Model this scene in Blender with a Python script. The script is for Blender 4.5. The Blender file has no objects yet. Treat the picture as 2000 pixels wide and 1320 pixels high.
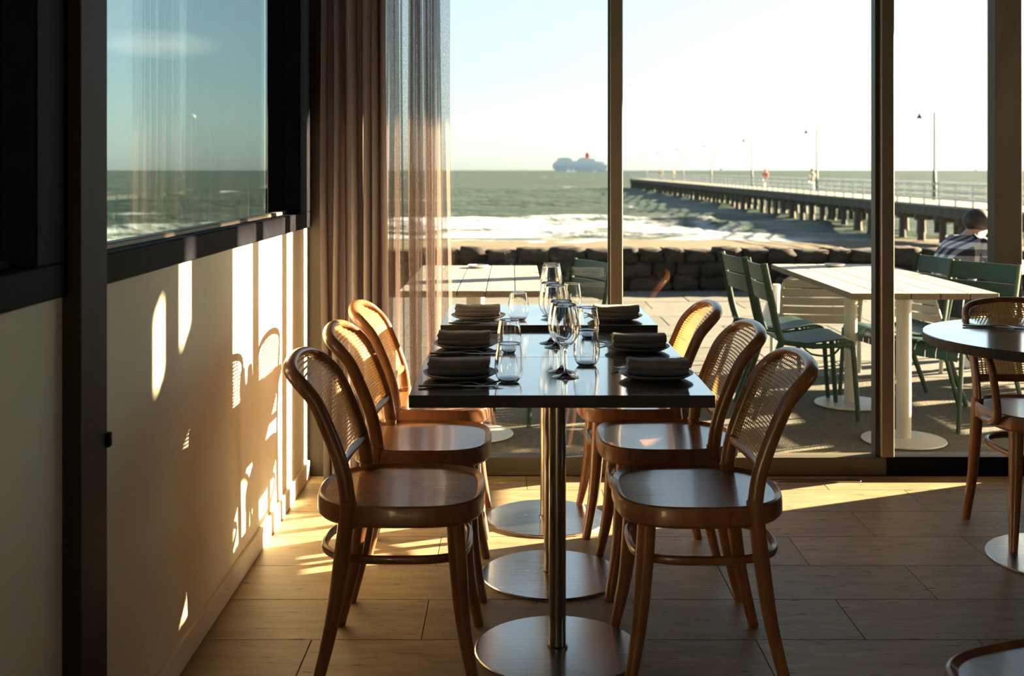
import bpy, bmesh, math, random
import numpy as np
from mathutils import Vector, Matrix

random.seed(7)
rng = np.random.default_rng(11)
scene = bpy.context.scene
COL = scene.collection
R = math.radians

# ------------------------------------------------------------------ camera
F = 2222.2           # focal length in pixels of the 2000 px wide frame
cam_d = bpy.data.cameras.new('camera')
cam_d.sensor_width = 36.0
cam_d.lens = 40.0
cam_d.shift_y = -0.164
cam_d.clip_end = 20000
cam_d.dof.use_dof = True
cam_d.dof.focus_distance = 3.5
cam_d.dof.aperture_fstop = 4.8
cam = bpy.data.objects.new('camera', cam_d)
COL.objects.link(cam)
cam.location = (0, 0, 1.305)
cam.rotation_euler = (R(90), 0, 0)
scene.camera = cam

# ------------------------------------------------------------------ sun, sky, exposure
SUN_EL = R(15.5)
SUN_H = Vector((0.922, 0.387))           # horizontal direction towards the sun
sun_dir = Vector((SUN_H.x * math.cos(SUN_EL), SUN_H.y * math.cos(SUN_EL), math.sin(SUN_EL))).normalized()
sd = bpy.data.lights.new('sun', 'SUN')
sd.energy = 31.0
sd.color = (1.0, 0.78, 0.50)
sd.angle = R(0.6)
so = bpy.data.objects.new('sun', sd)
COL.objects.link(so)
so.rotation_euler = sun_dir.to_track_quat('Z', 'Y').to_euler()
so.location = (20, 10, 12)

world = bpy.data.worlds.new('sky')
scene.world = world
world.use_nodes = True
wn, wl = world.node_tree.nodes, world.node_tree.links
wn.clear()
sky = wn.new('ShaderNodeTexSky')
sky.sky_type = 'NISHITA'
sky.sun_disc = False
sky.sun_elevation = SUN_EL
sky.sun_rotation = math.atan2(SUN_H.x, SUN_H.y)
sky.altitude = 0
sky.air_density = 1.0
sky.dust_density = 0.5
sky.ozone_density = 2.5
bg = wn.new('ShaderNodeBackground')
bg.inputs['Strength'].default_value = 0.106
# a small wisp of cloud low over the sea
tc = wn.new('ShaderNodeTexCoord')
cdir = Vector((-690, 2222, 246)).normalized()
sub = wn.new('ShaderNodeVectorMath'); sub.operation = 'SUBTRACT'
sub.inputs[1].default_value = cdir
scl = wn.new('ShaderNodeVectorMath'); scl.operation = 'MULTIPLY'
scl.inputs[1].default_value = (22, 22, 95)
nz = wn.new('ShaderNodeTexNoise'); nz.inputs['Scale'].default_value = 26; nz.inputs['Detail'].default_value = 5
mp = wn.new('ShaderNodeVectorMath'); mp.operation = 'MULTIPLY'; mp.inputs[1].default_value = (1, 1, 3.2)
ln = wn.new('ShaderNodeVectorMath'); ln.operation = 'LENGTH'
m1 = wn.new('ShaderNodeMath'); m1.operation = 'SUBTRACT'; m1.inputs[0].default_value = 1.25
m2 = wn.new('ShaderNodeMath'); m2.operation = 'MULTIPLY'; m2.use_clamp = True
m3 = wn.new('ShaderNodeMath'); m3.operation = 'MULTIPLY'; m3.inputs[1].default_value = 1.0
mixc = wn.new('ShaderNodeMix'); mixc.data_type = 'RGBA'
mixc.inputs['B'].default_value = (8.0, 7.6, 6.9, 1)
wl.new(tc.outputs['Generated'], sub.inputs[0]); wl.new(sub.outputs[0], scl.inputs[0]); wl.new(scl.outputs[0], ln.inputs[0])
wl.new(ln.outputs['Value'], m1.inputs[1])
wl.new(tc.outputs['Generated'], mp.inputs[0]); wl.new(mp.outputs[0], nz.inputs['Vector'])
wl.new(m1.outputs[0], m2.inputs[0]); wl.new(nz.outputs['Fac'], m2.inputs[1])
wl.new(m2.outputs[0], m3.inputs[0]); wl.new(m3.outputs[0], mixc.inputs['Factor'])
hsv = wn.new('ShaderNodeHueSaturation'); hsv.inputs['Saturation'].default_value = 0.5
tint = wn.new('ShaderNodeMix'); tint.data_type = 'RGBA'; tint.blend_type = 'MULTIPLY'; tint.inputs['Factor'].default_value = 1.0
tint.inputs['B'].default_value = (0.93, 1.03, 1.03, 1)     # camera white balance
wl.new(sky.outputs['Color'], hsv.inputs['Color']); wl.new(hsv.outputs['Color'], tint.inputs['A'])
wl.new(tint.outputs['Result'], mixc.inputs['A'])
wl.new(mixc.outputs['Result'], bg.inputs['Color'])
wo = wn.new('ShaderNodeOutputWorld')
wl.new(bg.outputs[0], wo.inputs['Surface'])

scene.view_settings.view_transform = 'Standard'
scene.view_settings.look = 'None'
scene.view_settings.exposure = 1.4
scene.view_settings.gamma = 1.0
scene.view_settings.use_curve_mapping = False
scene.cycles.max_bounces = 11
scene.cycles.diffuse_bounces = 5
scene.cycles.glossy_bounces = 5
scene.cycles.transmission_bounces = 10
scene.cycles.transparent_max_bounces = 18
scene.cycles.adaptive_threshold = 0.03
scene.cycles.sample_clamp_indirect = 8.0

# ------------------------------------------------------------------ materials
def nodes_of(name):
    m = bpy.data.materials.new(name)
    m.use_nodes = True
    return m, m.node_tree.nodes, m.node_tree.links

def mat(name, col, rough=0.5, metal=0.0, col2=None, scale=(8, 8, 8), detail=4, bump=0.0, bscale=None,
        coat=0.0, spec=0.5, rand=0.0, contrast=(0.35, 0.65), rough2=None, sheen=0.0):
    m, n, l = nodes_of(name)
    b = n['Principled BSDF']
    b.inputs['Base Color'].default_value = (*col, 1)
    b.inputs['Roughness'].default_value = rough
    b.inputs['Metallic'].default_value = metal
    b.inputs['Specular IOR Level'].default_value = spec
    b.inputs['Coat Weight'].default_value = coat
    b.inputs['Coat Roughness'].default_value = 0.08
    b.inputs['Sheen Weight'].default_value = sheen
    t = n.new('ShaderNodeTexCoord')
    mpn = n.new('ShaderNodeMapping'); mpn.inputs['Scale'].default_value = scale
    l.new(t.outputs['Object'], mpn.inputs['Vector'])
    no = n.new('ShaderNodeTexNoise'); no.inputs['Scale'].default_value = 1.0; no.inputs['Detail'].default_value = detail
    l.new(mpn.outputs[0], no.inputs['Vector'])
    src = None
    if col2 is not None:
        rp = n.new('ShaderNodeValToRGB')
        rp.color_ramp.elements[0].position = contrast[0]; rp.color_ramp.elements[0].color = (*col, 1)
        rp.color_ramp.elements[1].position = contrast[1]; rp.color_ramp.elements[1].color = (*col2, 1)
        l.new(no.outputs['Fac'], rp.inputs[0])
        src = rp.outputs[0]
        if rand > 0:
            oi = n.new('ShaderNodeObjectInfo')
            hs = n.new('ShaderNodeHueSaturation')
            mr = n.new('ShaderNodeMapRange')
            mr.inputs['To Min'].default_value = 1 - rand; mr.inputs['To Max'].default_value = 1 + rand
            l.new(oi.outputs['Random'], mr.inputs['Value']); l.new(mr.outputs[0], hs.inputs['Value'])
            l.new(src, hs.inputs['Color']); src = hs.outputs[0]
        l.new(src, b.inputs['Base Color'])
    if rough2 is not None:
        mr2 = n.new('ShaderNodeMapRange')
        mr2.inputs['To Min'].default_value = rough; mr2.inputs['To Max'].default_value = rough2
        l.new(no.outputs['Fac'], mr2.inputs['Value']); l.new(mr2.outputs[0], b.inputs['Roughness'])
    if bump > 0:
        bp = n.new('ShaderNodeBump'); bp.inputs['Strength'].default_value = bump; bp.inputs['Distance'].default_value = 0.01
        if bscale:
            nb = n.new('ShaderNodeTexNoise'); nb.inputs['Scale'].default_value = bscale; nb.inputs['Detail'].default_value = 3
            l.new(t.outputs['Object'], nb.inputs['Vector']); l.new(nb.outputs['Fac'], bp.inputs['Height'])
        else:
            l.new(no.outputs['Fac'], bp.inputs['Height'])
        l.new(bp.outputs[0], b.inputs['Normal'])
    return m

MT = {}
MT['chair_wood'] = mat('bentwood', (0.19, 0.070, 0.026), 0.32, col2=(0.265, 0.108, 0.042), scale=(30, 30, 5), coat=0.25)
MT['seat_wood'] = mat('seat_veneer', (0.18, 0.072, 0.025), 0.24, col2=(0.26, 0.112, 0.04), scale=(5, 60, 20), coat=0.35, bump=0.03)
MT['table_top'] = mat('dark_stained_top', (0.035, 0.028, 0.024), 0.10, col2=(0.07, 0.055, 0.045), scale=(5, 70, 20), spec=0.9, coat=1.0)
MT['table_top'].node_tree.nodes['Principled BSDF'].inputs['Coat IOR'].default_value = 1.75
MT['table_edge'] = mat('dark_edge_band', (0.03, 0.024, 0.02), 0.55, col2=(0.045, 0.036, 0.03), scale=(5, 70, 20), spec=0.2)
MT['steel'] = mat('brushed_steel', (0.50, 0.49, 0.47), 0.2, metal=1.0, col2=(0.60, 0.59, 0.57), scale=(12, 160, 60), rough2=0.3)
MT['pole_steel'] = mat('pole_steel', (0.24, 0.22, 0.2), 0.25, metal=1.0, col2=(0.3, 0.28, 0.25), scale=(80, 80, 2))
MT['cutlery'] = mat('cutlery_steel', (0.42, 0.40, 0.38), 0.2, metal=1.0)
MT['napkin'] = mat('taupe_linen', (0.135, 0.108, 0.09), 0.95, col2=(0.185, 0.15, 0.125), scale=(400, 400, 400), bump=0.25, bscale=700, spec=0.1, sheen=0.2)
MT['plate'] = mat('taupe_stoneware', (0.16, 0.13, 0.105), 0.5, col2=(0.2, 0.165, 0.135), scale=(60, 60, 60))
MT['wall'] = mat('cream_plaster', (0.76, 0.68, 0.50), 0.75, col2=(0.80, 0.72, 0.54), scale=(3, 3, 3), bump=0.05, bscale=220, spec=0.25)
MT['ceiling'] = mat('ceiling_paint', (0.10, 0.085, 0.07), 0.9, col2=(0.12, 0.10, 0.085))
MT['dark_wall'] = mat('dark_panelling', (0.16, 0.13, 0.105), 0.7, col2=(0.19, 0.155, 0.125))
MT['black'] = mat('black_steel', (0.006, 0.006, 0.009), 0.55, col2=(0.009, 0.009, 0.013), scale=(20, 20, 20), bump=0.03, spec=0.03)
MT['post'] = mat('bronze_post', (0.045, 0.038, 0.03), 0.5, col2=(0.056, 0.048, 0.038), scale=(10, 10, 2), spec=0.06)
MT['alu'] = mat('bronze_aluminium', (0.19, 0.155, 0.12), 0.4, col2=(0.21, 0.175, 0.14), scale=(10, 10, 2), metal=0.3)
MT['rail_bronze'] = mat('dark_bronze_rail', (0.085, 0.074, 0.055), 0.5, col2=(0.10, 0.088, 0.066), scale=(2, 10, 10), spec=0.15)
MT['gasket'] = mat('rubber_gasket', (0.015, 0.015, 0.015), 0.5)
MT['green'] = mat('green_enamel', (0.010, 0.034, 0.019), 0.45, col2=(0.014, 0.042, 0.024), scale=(12, 12, 12), spec=0.3)
MT['cream'] = mat('cream_enamel', (0.336, 0.3108, 0.2436), 0.45, col2=(0.3696, 0.3444, 0.2772), scale=(12, 12, 12))
MT['white_metal'] = mat('white_enamel', (0.3864, 0.3696, 0.3192), 0.4, col2=(0.42, 0.4032, 0.3528), scale=(12, 12, 12))
MT['plank'] = mat('bleached_timber', (0.21, 0.1974, 0.1722), 0.55, col2=(0.2604, 0.2436, 0.2142), scale=(40, 3, 40), rand=0.12, bump=0.1)
MT['plank_edge'] = mat('timber_end_grain', (0.085, 0.062, 0.04), 0.7, col2=(0.12, 0.09, 0.06), scale=(60, 3, 60))
MT['stone'] = mat('bluestone', (0.026, 0.021, 0.018), 0.9, col2=(0.046, 0.038, 0.031), scale=(9, 9, 9), rand=0.3, bump=0.7, bscale=25, spec=0.2)
MT['mortar'] = mat('mortar', (0.018, 0.015, 0.013), 0.95, col2=(0.022, 0.018, 0.016))
MT['paver'] = mat('concrete_paver', (0.09072, 0.08904, 0.08148), 0.85, col2=(0.1109, 0.1084, 0.09912), scale=(6, 6, 6), rand=0.1, bump=0.2, bscale=60, spec=0.2)
MT['aggregate'] = mat('exposed_aggregate', (0.063, 0.05628, 0.04032), 0.9, col2=(0.1134, 0.1008, 0.07392), scale=(70, 70, 70), bump=0.6, bscale=90, spec=0.2)
MT['sand'] = mat('beach_sand', (0.105, 0.085, 0.06), 0.95, col2=(0.135, 0.11, 0.08), scale=(0.8, 0.8, 0.8), bump=0.4, bscale=6, spec=0.1)
MT['pier_timber'] = mat('weathered_timber', (0.05, 0.043, 0.033), 0.85, col2=(0.085, 0.072, 0.054), scale=(4, 4, 1), bump=0.3)
MT['pier_deck'] = mat('pier_deck_boards', (0.2016, 0.1848, 0.1554), 0.8, col2=(0.2436, 0.2226, 0.189), scale=(0.5, 6, 1))
MT['rail_white'] = mat('pale_rail_paint', (0.52, 0.55, 0.54), 0.5)
MT['lamp_paint'] = mat('dark_lamp_paint', (0.04, 0.05, 0.045), 0.5)
MT['lamp_pole'] = mat('grey_pole_paint', (0.38, 0.40, 0.34), 0.5)
MT['ship_hull_hazed'] = mat('ship_grey_hazed', (0.74, 0.78, 0.79), 0.7)  # ship paints lightened so the colour carries the sea haze
MT['ship_white_hazed'] = mat('ship_white_hazed', (0.84, 0.88, 0.88), 0.7)
MT['red'] = mat('red_cloth', (0.6, 0.05, 0.04), 0.8)
MT['sail'] = mat('sail_cloth', (0.8, 0.8, 0.78), 0.8)
MT['skin'] = mat('skin', (0.42, 0.24, 0.17), 0.55)
MT['dark_cloth'] = mat('dark_cloth', (0.02, 0.02, 0.03), 0.9)
MT['pale_cloth'] = mat('pale_cloth', (0.7, 0.7, 0.68), 0.9)
MT['grey_cloth'] = mat('grey_cloth', (0.22, 0.22, 0.24), 0.9)
MT['hair'] = mat('dark_hair', (0.018, 0.012, 0.010), 0.6)
MT['kite'] = mat('kite_cloth', (0.85, 0.8, 0.62), 0.6)
MT['white_dish'] = mat('white_dish', (0.72, 0.72, 0.70), 0.3)

def travertine():
    m, n, l = nodes_of('travertine')
    b = n['Principled BSDF']
    t = n.new('ShaderNodeTexCoord')
    mp = n.new('ShaderNodeMapping'); mp.inputs['Scale'].default_value = (5, 22, 1)
    oi = n.new('ShaderNodeObjectInfo')
    ad = n.new('ShaderNodeVectorMath'); ad.operation = 'ADD'
    sc = n.new('ShaderNodeVectorMath'); sc.operation = 'SCALE'; sc.inputs['Scale'].default_value = 30
    cb = n.new('ShaderNodeCombineXYZ')
    for k in range(3): l.new(oi.outputs['Random'], cb.inputs[k])
    l.new(cb.outputs[0], sc.inputs[0]); l.new(t.outputs['Object'], ad.inputs[0]); l.new(sc.outputs[0], ad.inputs[1])
    l.new(ad.outputs[0], mp.inputs['Vector'])
    no = n.new('ShaderNodeTexNoise'); no.inputs['Scale'].default_value = 1.2; no.inputs['Detail'].default_value = 6
    l.new(mp.outputs[0], no.inputs['Vector'])
    rp = n.new('ShaderNodeValToRGB')
    rp.color_ramp.elements[0].position = 0.3; rp.color_ramp.elements[0].color = (0.24, 0.168, 0.092, 1)
    rp.color_ramp.elements[1].position = 0.7; rp.color_ramp.elements[1].color = (0.345, 0.252, 0.145, 1)
    l.new(no.outputs['Fac'], rp.inputs[0])
    # pits and short dark veins of the stone
    mp2 = n.new('ShaderNodeMapping'); mp2.inputs['Scale'].default_value = (16, 95, 1)
    l.new(ad.outputs[0], mp2.inputs['Vector'])
    n2 = n.new('ShaderNodeTexNoise'); n2.inputs['Scale'].default_value = 1; n2.inputs['Detail'].default_value = 3
    l.new(mp2.outputs[0], n2.inputs['Vector'])
    r2 = n.new('ShaderNodeValToRGB')
    r2.color_ramp.elements[0].position = 0.30; r2.color_ramp.elements[0].color = (0, 0, 0, 1)
    r2.color_ramp.elements[1].position = 0.36; r2.color_ramp.elements[1].color = (1, 1, 1, 1)
    l.new(n2.outputs['Fac'], r2.inputs[0])
    mx = n.new('ShaderNodeMix'); mx.data_type = 'RGBA'
    mx.inputs['A'].default_value = (0.085, 0.06, 0.038, 1)
    l.new(r2.outputs[0], mx.inputs['Factor']); l.new(rp.outputs[0], mx.inputs['B'])
    hs = n.new('ShaderNodeHueSaturation')
    mr = n.new('ShaderNodeMapRange'); mr.inputs['To Min'].default_value = 0.86; mr.inputs['To Max'].default_value = 1.08
    l.new(oi.outputs['Random'], mr.inputs['Value']); l.new(mr.outputs[0], hs.inputs['Value'])
    l.new(mx.outputs['Result'], hs.inputs['Color']); l.new(hs.outputs[0], b.inputs['Base Color'])
    b.inputs['Roughness'].default_value = 0.5
    b.inputs['Specular IOR Level'].default_value = 0.25
    bp = n.new('ShaderNodeBump'); bp.inputs['Strength'].default_value = 0.3; bp.inputs['Distance'].default_value = 0.004
    l.new(r2.outputs[0], bp.inputs['Height']); l.new(bp.outputs[0], b.inputs['Normal'])
    return m
MT['tile'] = travertine()
MT['grout'] = mat('dark_grout', (0.05, 0.04, 0.03), 0.9)

def pane_glass(name, tint, gain):
    m, n, l = nodes_of(name)
    n.remove(n['Principled BSDF'])
    lw = n.new('ShaderNodeLayerWeight'); lw.inputs['Blend'].default_value = 0.5
    pw = n.new('ShaderNodeMath'); pw.operation = 'POWER'; pw.inputs[1].default_value = 5
    ml = n.new('ShaderNodeMath'); ml.operation = 'MULTIPLY_ADD'; ml.inputs[1].default_value = gain; ml.inputs[2].default_value = 0.03; ml.use_clamp = True
    l.new(lw.outputs['Facing'], pw.inputs[0]); l.new(pw.outputs[0], ml.inputs[0])
    tr = n.new('ShaderNodeBsdfTransparent'); tr.inputs['Color'].default_value = (*tint, 1)
    gl = n.new('ShaderNodeBsdfGlossy'); gl.inputs['Roughness'].default_value = 0.0; gl.inputs['Color'].default_value = (1, 1, 1, 1)
    mx = n.new('ShaderNodeMixShader')
    l.new(ml.outputs[0], mx.inputs['Fac']); l.new(tr.outputs[0], mx.inputs[1]); l.new(gl.outputs[0], mx.inputs[2])
    l.new(mx.outputs[0], n['Material Output'].inputs['Surface'])
    return m
MT['pane'] = pane_glass('window_glass', (0.96, 0.98, 0.97), 0.7)
MT['pane_tint'] = pane_glass('tinted_window_glass', (0.58, 0.65, 0.645), 0.40)

def clear_glass():
    m, n, l = nodes_of('clear_glass')
    b = n['Principled BSDF']
    b.inputs['Base Color'].default_value = (1, 1, 1, 1)
    b.inputs['Roughness'].default_value = 0.0
    b.inputs['Transmission Weight'].default_value = 1.0
    b.inputs['IOR'].default_value = 1.46
    return m
MT['glass'] = clear_glass()

def sheer():
    m, n, l = nodes_of('sheer_mauve_linen')
    n.remove(n['Principled BSDF'])
    t = n.new('ShaderNodeTexCoord')
    mp = n.new('ShaderNodeMapping'); mp.inputs['Scale'].default_value = (500, 120, 240)
    no = n.new('ShaderNodeTexNoise'); no.inputs['Scale'].default_value = 1; no.inputs['Detail'].default_value = 2
    l.new(t.outputs['Object'], mp.inputs['Vector']); l.new(mp.outputs[0], no.inputs['Vector'])
    mr = n.new('ShaderNodeMapRange')
    mr.inputs['From Min'].default_value = 0.3; mr.inputs['From Max'].default_value = 0.7
    mr.inputs['To Min'].default_value = 0.34; mr.inputs['To Max'].default_value = 0.70
    l.new(no.outputs['Fac'], mr.inputs['Value'])
    tr = n.new('ShaderNodeBsdfTransparent'); tr.inputs['Color'].default_value = (1, 1, 1, 1)
    tl = n.new('ShaderNodeBsdfTranslucent'); tl.inputs['Color'].default_value = (0.25, 0.175, 0.145, 1)
    df = n.new('ShaderNodeBsdfDiffuse'); df.inputs['Color'].default_value = (0.22, 0.17, 0.155, 1)
    a = n.new('ShaderNodeMixShader'); a.inputs['Fac'].default_value = 0.5
    l.new(tl.outputs[0], a.inputs[1]); l.new(df.outputs[0], a.inputs[2])
    c = n.new('ShaderNodeMixShader')
    l.new(mr.outputs[0], c.inputs['Fac']); l.new(a.outputs[0], c.inputs[1]); l.new(tr.outputs[0], c.inputs[2])
    l.new(c.outputs[0], n['Material Output'].inputs['Surface'])
    return m
MT['sheer'] = sheer()
def dense_linen():
    m, n, l = nodes_of('gathered_mauve_linen')
    n.remove(n['Principled BSDF'])
    tl = n.new('ShaderNodeBsdfTranslucent'); tl.inputs['Color'].default_value = (0.16, 0.105, 0.095, 1)
    df = n.new('ShaderNodeBsdfDiffuse'); df.inputs['Color'].default_value = (0.40, 0.335, 0.335, 1)
    a = n.new('ShaderNodeMixShader'); a.inputs['Fac'].default_value = 0.55
    l.new(tl.outputs[0], a.inputs[1]); l.new(df.outputs[0], a.inputs[2])
    l.new(a.outputs[0], n['Material Output'].inputs['Surface'])
    return m
MT['dense_linen'] = dense_linen()

def cane_mat():
    m, n, l = nodes_of('woven_cane')
    b = n['Principled BSDF']
    b.inputs['Base Color'].default_value = (0.38, 0.20, 0.065, 1)
    b.inputs['Roughness'].default_value = 0.5
    tl = n.new('ShaderNodeBsdfTranslucent'); tl.inputs['Color'].default_value = (0.52, 0.28, 0.09, 1)
    mx = n.new('ShaderNodeMixShader'); mx.inputs['Fac'].default_value = 0.3
    l.new(b.outputs[0], mx.inputs[1]); l.new(tl.outputs[0], mx.inputs[2])
    l.new(mx.outputs[0], n['Material Output'].inputs['Surface'])
    return m
MT['cane'] = cane_mat()

def water():
    m, n, l = nodes_of('sea_water')
    b = n['Principled BSDF']
    t = n.new('ShaderNodeTexCoord')
    at = n.new('ShaderNodeAttribute'); at.attribute_name = 'foam'
    mp = n.new('ShaderNodeMapping'); mp.inputs['Scale'].default_value = (0.35, 0.75, 0.5)
    n1 = n.new('ShaderNodeTexNoise'); n1.inputs['Scale'].default_value = 1.6; n1.inputs['Detail'].default_value = 6
    l.new(t.outputs['Object'], mp.inputs['Vector']); l.new(mp.outputs[0], n1.inputs['Vector'])
    ad = n.new('ShaderNodeMath'); ad.operation = 'MULTIPLY_ADD'; ad.inputs[1].default_value = 1.0; ad.inputs[2].default_value = -0.5
    l.new(n1.outputs['Fac'], ad.inputs[0])
    su = n.new('ShaderNodeMath'); su.operation = 'ADD'
    l.new(ad.outputs[0], su.inputs[0]); l.new(at.outputs['Fac'], su.inputs[1])
    rp = n.new('ShaderNodeValToRGB')
    rp.color_ramp.elements[0].position = 0.40; rp.color_ramp.elements[0].color = (0, 0, 0, 1)
    rp.color_ramp.elements[1].position = 0.78; rp.color_ramp.elements[1].color = (1, 1, 1, 1)
    l.new(su.outputs[0], rp.inputs[0])
    # scattered whitecaps
    mp3 = n.new('ShaderNodeMapping'); mp3.inputs['Scale'].default_value = (0.10, 0.05, 0.1)
    n3 = n.new('ShaderNodeTexNoise'); n3.inputs['Scale'].default_value = 1.0; n3.inputs['Detail'].default_value = 3
    l.new(t.outputs['Object'], mp3.inputs['Vector']); l.new(mp3.outputs[0], n3.inputs['Vector'])
    r3 = n.new('ShaderNodeValToRGB')
    r3.color_ramp.elements[0].position = 0.69; r3.color_ramp.elements[0].color = (0, 0, 0, 1)
    r3.color_ramp.elements[1].position = 0.73; r3.color_ramp.elements[1].color = (1, 1, 1, 1)
    l.new(n3.outputs['Fac'], r3.inputs[0])
    mxm = n.new('ShaderNodeMath'); mxm.operation = 'MAXIMUM'
    l.new(rp.outputs[0], mxm.inputs[0]); l.new(r3.outputs[0], mxm.inputs[1])
    # water colour patches
    mp4 = n.new('ShaderNodeMapping'); mp4.inputs['Scale'].default_value = (0.03, 0.09, 0.1)
    n4 = n.new('ShaderNodeTexNoise'); n4.inputs['Scale'].default_value = 1.0; n4.inputs['Detail'].default_value = 6
    l.new(t.outputs['Object'], mp4.inputs['Vector']); l.new(mp4.outputs[0], n4.inputs['Vector'])
    r4 = n.new('ShaderNodeValToRGB')
    r4.color_ramp.elements[0].position = 0.3; r4.color_ramp.elements[0].color = (0.024, 0.038, 0.030, 1)
    r4.color_ramp.elements[1].position = 0.7; r4.color_ramp.elements[1].color = (0.044, 0.063, 0.051, 1)
    l.new(n4.outputs['Fac'], r4.inputs[0])
    mx = n.new('ShaderNodeMix'); mx.data_type = 'RGBA'
    l.new(mxm.outputs[0], mx.inputs['Factor']); l.new(r4.outputs[0], mx.inputs['A'])
    mx.inputs['B'].default_value = (0.50, 0.53, 0.54, 1)
    l.new(mx.outputs['Result'], b.inputs['Base Color'])
    b.inputs['Roughness'].default_value = 0.55
    b.inputs['Specular IOR Level'].default_value = 0.12
    bp = n.new('ShaderNodeBump'); bp.inputs['Strength'].default_value = 0.8; bp.inputs['Distance'].default_value = 0.5
    l.new(n1.outputs['Fac'], bp.inputs['Height']); l.new(bp.outputs[0], b.inputs['Normal'])
    return m
MT['water'] = water()

def plaid():
    m, n, l = nodes_of('checked_flannel')
    b = n['Principled BSDF']; b.inputs['Roughness'].default_value = 0.9
    t = n.new('ShaderNodeTexCoord')
    sx = n.new('ShaderNodeSeparateXYZ'); l.new(t.outputs['Object'], sx.inputs[0])
    def band(a, c, k):
        u = n.new('ShaderNodeMath'); u.operation = 'ADD'
        l.new(sx.outputs[a], u.inputs[0])
        if c is None: u.inputs[1].default_value = 0.0
        else: l.new(sx.outputs[c], u.inputs[1])
        v = n.new('ShaderNodeMath'); v.operation = 'MULTIPLY'; v.inputs[1].default_value = k
        l.new(u.outputs[0], v.inputs[0])
        f = n.new('ShaderNodeMath'); f.operation = 'FRACT'; l.new(v.outputs[0], f.inputs[0])
        g = n.new('ShaderNodeMath'); g.operation = 'GREATER_THAN'; g.inputs[1].default_value = 0.5
        l.new(f.outputs[0], g.inputs[0]); return g
    a, c = band(0, 1, 11), band(2, None, 11)
    s = n.new('ShaderNodeMath'); s.operation = 'ADD'
    l.new(a.outputs[0], s.inputs[0]); l.new(c.outputs[0], s.inputs[1])
    h = n.new('ShaderNodeMath'); h.operation = 'MULTIPLY'; h.inputs[1].default_value = 0.5; l.new(s.outputs[0], h.inputs[0])
    rp = n.new('ShaderNodeValToRGB'); rp.color_ramp.interpolation = 'CONSTANT'
    e = rp.color_ramp.elements
    e[0].position = 0; e[0].color = (0.62, 0.64, 0.70, 1)
    e[1].position = 0.25; e[1].color = (0.19, 0.20, 0.27, 1)
    e2 = e.new(0.75); e2.color = (0.012, 0.012, 0.025, 1)
    l.new(h.outputs[0], rp.inputs[0]); l.new(rp.outputs[0], b.inputs['Base Color'])
    return m
MT['plaid'] = plaid()

# ------------------------------------------------------------------ geometry helpers
class MB:
    """collects vertices and faces of one mesh"""
    def __init__(self): self.v = []; self.f = []
    def add(self, vs, fs):
        o = len(self.v)
        self.v += [tuple(p) for p in vs]
        self.f += [tuple(i + o for i in f) for f in fs]
        return self
    def box(self, x0, x1, y0, y1, z0, z1):
        vs = [(x0,y0,z0),(x1,y0,z0),(x1,y1,z0),(x0,y1,z0),(x0,y0,z1),(x1,y0,z1),(x1,y1,z1),(x0,y1,z1)]
        return self.add(vs, [(0,3,2,1),(4,5,6,7),(0,1,5,4),(1,2,6,5),(2,3,7,6),(3,0,4,7)])
    def loft(self, rings, cap0=True, cap1=True, closed=False):
        n = len(rings[0]); vs = [p for r in rings for p in r]; fs = []
        k = len(rings)
        for i in range(k if closed else k - 1):
            a, b = i * n, ((i + 1) % k) * n
            for j in range(n):
                j2 = (j + 1) % n
                fs.append((a + j, a + j2, b + j2, b + j))
        if not closed:
            if cap0: fs.append(tuple(reversed(range(n))))
            if cap1: fs.append(tuple(range((k - 1) * n, k * n)))
        return self.add(vs, fs)
    def tube(self, path, rad, n=10, ref=(0, 0, 1), closed=False, cap=True):
        """rad: number, or one (ra, rb) for each point; ra lies along ref"""
        P = [Vector(p) for p in path]; k = len(P); ref = Vector(ref); rings = []
        for i, p in enumerate(P):
            if closed: t = P[(i + 1) % k] - P[i - 1]
            else: t = P[min(i + 1, k - 1)] - P[max(i - 1, 0)]
            t.normalize()
            a = ref - t * ref.dot(t)
            if a.length < 1e-4: a = Vector((1, 0, 0)) - t * t.x
            a.normalize(); b = t.cross(a)
            r = rad if isinstance(rad, (int, float)) else rad[i]
            ra, rb = (r, r) if isinstance(r, (int, float)) else r
            rings.append([p + a * (ra * math.cos(2*math.pi*j/n)) + b * (rb * math.sin(2*math.pi*j/n)) for j in range(n)])
        return self.loft(rings, cap, cap, closed)
    def lathe(self, prof, n=32, c=(0, 0, 0), closed=False):
        """profile of (r, z) revolved about z"""
        rings = [[(c[0] + r*math.cos(2*math.pi*j/n), c[1] + r*math.sin(2*math.pi*j/n), c[2] + z) for j in range(n)] for r, z in prof]
        return self.loft(rings, prof[0][0] > 1e-5, prof[-1][0] > 1e-5, closed)
    def mesh(self, name, smooth=True, angle=38, bevel=0.0, segs=2, weld=True):
        me = bpy.data.meshes.new(name)
        me.from_pydata(self.v, [], self.f)
        bm = bmesh.new(); bm.from_mesh(me)
        if weld: bmesh.ops.remove_doubles(bm, verts=bm.verts, dist=1e-5)
        bmesh.ops.recalc_face_normals(bm, faces=bm.faces)
        if bevel > 0:
            bmesh.ops.bevel(bm, geom=[e for e in bm.edges if len(e.link_faces) == 2 and e.calc_face_angle(0) > 0.6],
                            offset=bevel, segments=segs, affect='EDGES', profile=0.5)
        bm.to_mesh(me); bm.free()
        if bevel > 0: angle = min(angle, 20)
        if smooth:
            me.polygons.foreach_set('use_smooth', [True] * len(me.polygons))
            me.set_sharp_from_angle(angle=R(angle))
        return me
    def build(self, name, m, parent=None, **kw):
        me = self.mesh(name, **kw)
        me.materials.append(MT[m] if isinstance(m, str) else m)
        return put(name, me, parent)

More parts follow.
